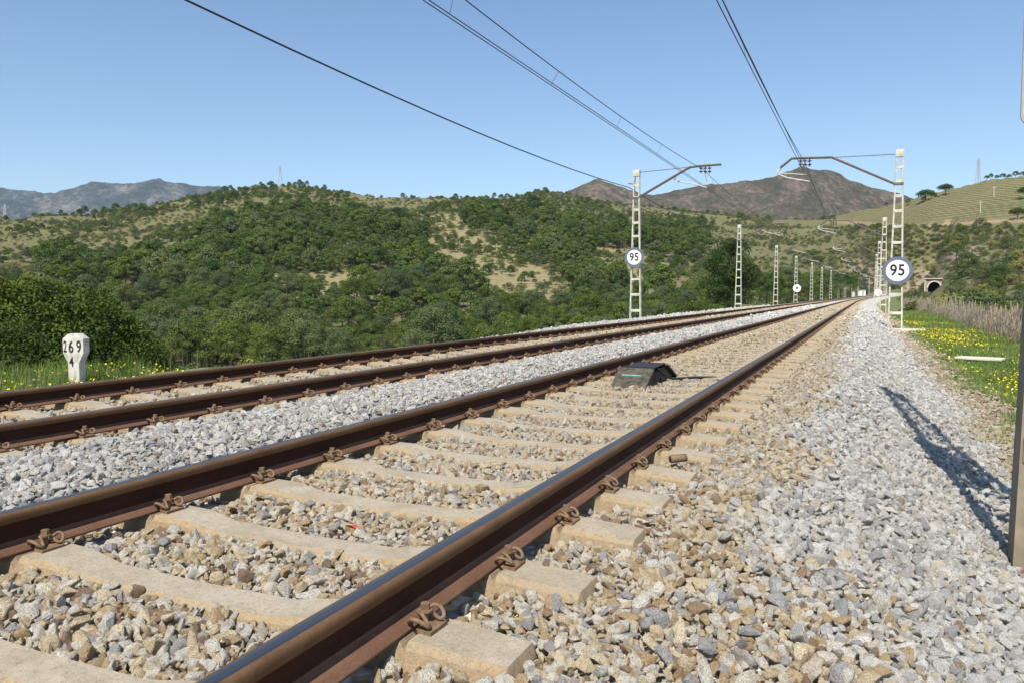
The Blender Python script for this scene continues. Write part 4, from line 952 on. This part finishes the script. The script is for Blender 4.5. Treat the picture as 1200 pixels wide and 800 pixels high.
scatter('yellow_flowers', np.stack([X+off(Y), Y, bed_z(X-off(Y), Y)+RS.uniform(.10, .20, n)], -1), tl, np.stack([s]*3, -1), np.zeros(n, int), [fl], label='small yellow wildflowers drifting through the verge grass', category='flowers')
X, Y, r = region(1100, -13.5, -9.8, 5, 9.5, 19); n = len(X); tl = RS.normal(0, .5, (n, 3))
scatter('left_yellow_flowers', np.stack([X, Y, bed_z(X, Y)+RS.uniform(.12, .26, n)], -1), tl, np.full((n, 3), .8), np.zeros(n, int), [fl], label='yellow wildflowers in the grass near the white marker post', category='flowers')
# reeds
X, Y, r = region(6500, 4.7, 9.0, 11, 120, 12); X = X + r.normal(0, .2, len(X)); keep = (proj(X, Y, 0*X)[0] < 1300); X, Y = X[keep], Y[keep]; n = len(X); s = RS.uniform(.30, .95, n)*(.65+.7*vnoise(X*1.3, Y*.6, 5))
scatter('dry_reeds', np.stack([X+off(Y), Y, bed_z(X-off(Y), Y)-.05], -1), rz(n), np.stack([s*1.2, s*1.2, s*.95], -1), RS.randint(0, 5, n), RD_, label='band of dry pale reeds beyond the flowery verge', category='reeds')
# tall stalks beyond the far left rail
X, Y, r = region(700, -20, -13, 12, 70, 15); X = X + 0; n = len(X); s = .7*RS.uniform(.35, .95, n)**1.3; pu_, _ = proj(X, Y, 0*X); k = (pu_ > 150) & (pu_ < 640); X, Y, s = X[k], Y[k], s[k]; n = len(X)
scatter('wild_stalks', np.stack([X, Y, terrain(X, Y)+.25], -1), rz(n), np.stack([s*1.3, s*1.3, s], -1), RS.randint(0, 3, n), TH_, label='tall wild stalks growing below the far left track', category='undergrowth')
# trackside bushes that stand below the left shoulder
for i in range(9):
    yy = 17 + i*2.4 + random.uniform(-1, 1); xx = -19.5 - random.uniform(0, 5); 
    solo('bank_bush', 'green bush on the bank below the far left track', 'bush', PB[0], xx, yy, float(terrain(xx, yy))-.2, random.uniform(.4, .6), 'bushes on the bank below the far track')

# ------------------------------------------------------------------ tunnel mouth on the right slope
Zp = 235; xp, yp, zp = at_Z(1092, 338, Zp); 
t = thing('tunnel_portal', 'stone tunnel mouth with a pale arch in the right hillside', 'tunnel', (xp, yp, zp), None, THETA - radians(22)); t.scale = (.62, .9, .68)
Ra = 2.7; ol = [(-3.2, -1.6)] + [(-3.2, 4.2), (4.2, 4.2), (4.2, -1.6)] + [(1.0+Ra, -1.6)] + [(1.0+Ra*cos(a), .2+Ra*sin(a)) for a in np.linspace(0, pi, 15)] + [(1.0-Ra, -1.6)]
link('portal_wall', MB().prism([(a, b_) for a, b_ in ol][::-1], 0, .8).mesh('portal_wall', m_wall), t)
ringp = [(1.0+Ra*cos(a), .2+Ra*sin(a)) for a in np.linspace(0, pi, 17)]; mb = MB()
for k in range(16):
    (x0, z0), (x1, z1) = ringp[k], ringp[k+1]; f_ = 1.18; q0 = (1+(x0-1)*f_, .2+(z0-.2)*f_); q1 = (1+(x1-1)*f_, .2+(z1-.2)*f_); mb.prism([(x0, z0), (x1, z1), q1, q0], -.25, .0)
link('arch_ring', mb.mesh('arch_ring', m_mstone), t)
mb = MB(); mb.box((.5, -.05, 4.3), (8.0, 1.1, .3)); mb.box((-3.1, -.15, 1.4), (.4, .3, 5.6)); link('coping', mb.mesh('coping', m_mstone), t)
mb = MB(); mb.add([(-2.2, 6, -1.6), (4.2, 6, -1.6), (4.2, 6, 3.6), (-2.2, 6, 3.6)], [(0, 1, 2, 3)]); mb.box((1, 3.2, 3.6), (6.4, 5.4, .2)); mb.box((-2.1, 3.2, 1), (.2, 5.4, 5.4)); mb.box((4.1, 3.2, 1), (.2, 5.4, 5.4)); link('bore', mb.mesh('bore', m_dark), t)
# small white hut and signal cabinet far down the line
s = 330; xh = float(off(s))-9.2; t = thing('trackside_hut', 'tiny white hut beside the far end of the tracks', 'hut', (xh, s, float(rise(s))-.2))
mb = MB(); mb.box((0, 0, 1.1), (2.6, 3, 2.2)); link('hut_wall', mb.mesh('hut_wall', m_white), t); mb = MB(); mb.box((0, 0, 2.27), (3.0, 3.4, .14)); link('hut_roof', mb.mesh('hut_roof', m_pylon), t)
mb = MB(); mb.box((.3, -1.52, 1.0), (.8, .05, 1.7)); link('hut_door', mb.mesh('hut_door', m_pylon), t)
s = 296; t = thing('relay_cabinet', 'grey lineside cabinet at the foot of a far left mast', 'cabinet', (MXL+float(off(s))+1.2, s, float(rise(s))-.3))
mb = MB(); mb.box((0, 0, .9), (1.1, .8, 1.8)); link('cabinet_body', mb.mesh('cabinet_body', m_pylon), t); mb = MB(); mb.box((0, -.41, .9), (.5, .03, 1.4)); link('cabinet_door', mb.mesh('cabinet_door', m_armw), t)

# ------------------------------------------------------------------ pylons and poles on the hills
def pylon(px, ytop, ybase, Z, w, label):
    x0, y0, zt = at_Z(px, ytop, Z); zb = float(terrain(x0, y0)) if Z < 800 else at_Z(px, ybase, Z)[2]; h = zt-zb; h = max(h, 4)
    t = thing('power_pylon', label, 'pylon', (x0, y0, zb), 'power pylons on the hills', THETA)
    mb = MB()
    for a, b_ in ((-1, -1), (1, -1), (1, 1), (-1, 1)): mb.bar((a*w, b_*w, -2), (a*w*.15, b_*w*.15, h), .22)
    for k in range(7):
        z0 = h*k/7; z1 = h*(k+1)/7; f0 = 1-.85*k/7; f1 = 1-.85*(k+1)/7
        mb.bar((-w*f0, -w*f0, z0), (w*f1, -w*f1, z1), .12); mb.bar((w*f0, -w*f0, z0), (-w*f1, -w*f1, z1), .12)
    link('tower', mb.mesh('tower', m_pylon), t)
    for q in (.78, .88): link('cross_arm', MB().bar((-w*1.6, 0, h*q), (w*1.6, 0, h*q), .22).mesh('cross_arm', m_pylon), t)
pylon(328, 195, 214, 610, 1.6, 'lattice pylon on the wooded hilltop left of centre')
pylon(1147, 186, 208, 500, 1.3, 'thin pylon on the skyline above the vineyard')
pylon(6, 240, 262, 470, 1.4, 'grey lattice pylon at the left edge below the far mountains')
for px, yt, Z, lab in ((1165, 220, 430, 'pale wooden pole standing in the upper vineyard'), (1149, 242, 380, 'pale wooden pole below the vineyard track')):
    x0, y0, zt = at_Z(px, yt, Z); zb = float(terrain(x0, y0)); t = thing('utility_pole', lab, 'pole', (x0, y0, zb), 'wooden poles on the vineyard hill')
    link('post', MB().tube([(0, 0, -1), (0, 0, max(zt-zb, 6))], [.2, .14], 6).mesh('post', m_armw), t); link('cross_arm', MB().bar((-.9, 0, max(zt-zb, 6)-.7), (.9, 0, max(zt-zb, 6)-.7), .14).mesh('cross_arm', m_armw), t)

# ------------------------------------------------------------------ the air
HAZE = 0.000045
if HAZE:
    mb = MB(); mb.box((-1200, 2900, 450), (11000, 9600, 1022)); hz = link('haze', mb.mesh('haze', []), None, kind='stuff', label='thin blue haze in the air toward the far mountains', category='haze')
    hz.location.z = 0
    m = bpy.data.materials.new('haze'); m.use_nodes = True; nt = m.node_tree; nt.nodes.remove(nt.nodes['Principled BSDF'])
    pv = nt.nodes.new('ShaderNodeVolumePrincipled'); pv.inputs['Density'].default_value = HAZE; pv.inputs['Color'].default_value = (.52, .72, 1.0, 1); pv.inputs['Anisotropy'].default_value = 0.0
    nt.links.new(pv.outputs[0], nt.nodes['Material Output'].inputs['Volume']); hz.data.materials.append(m)
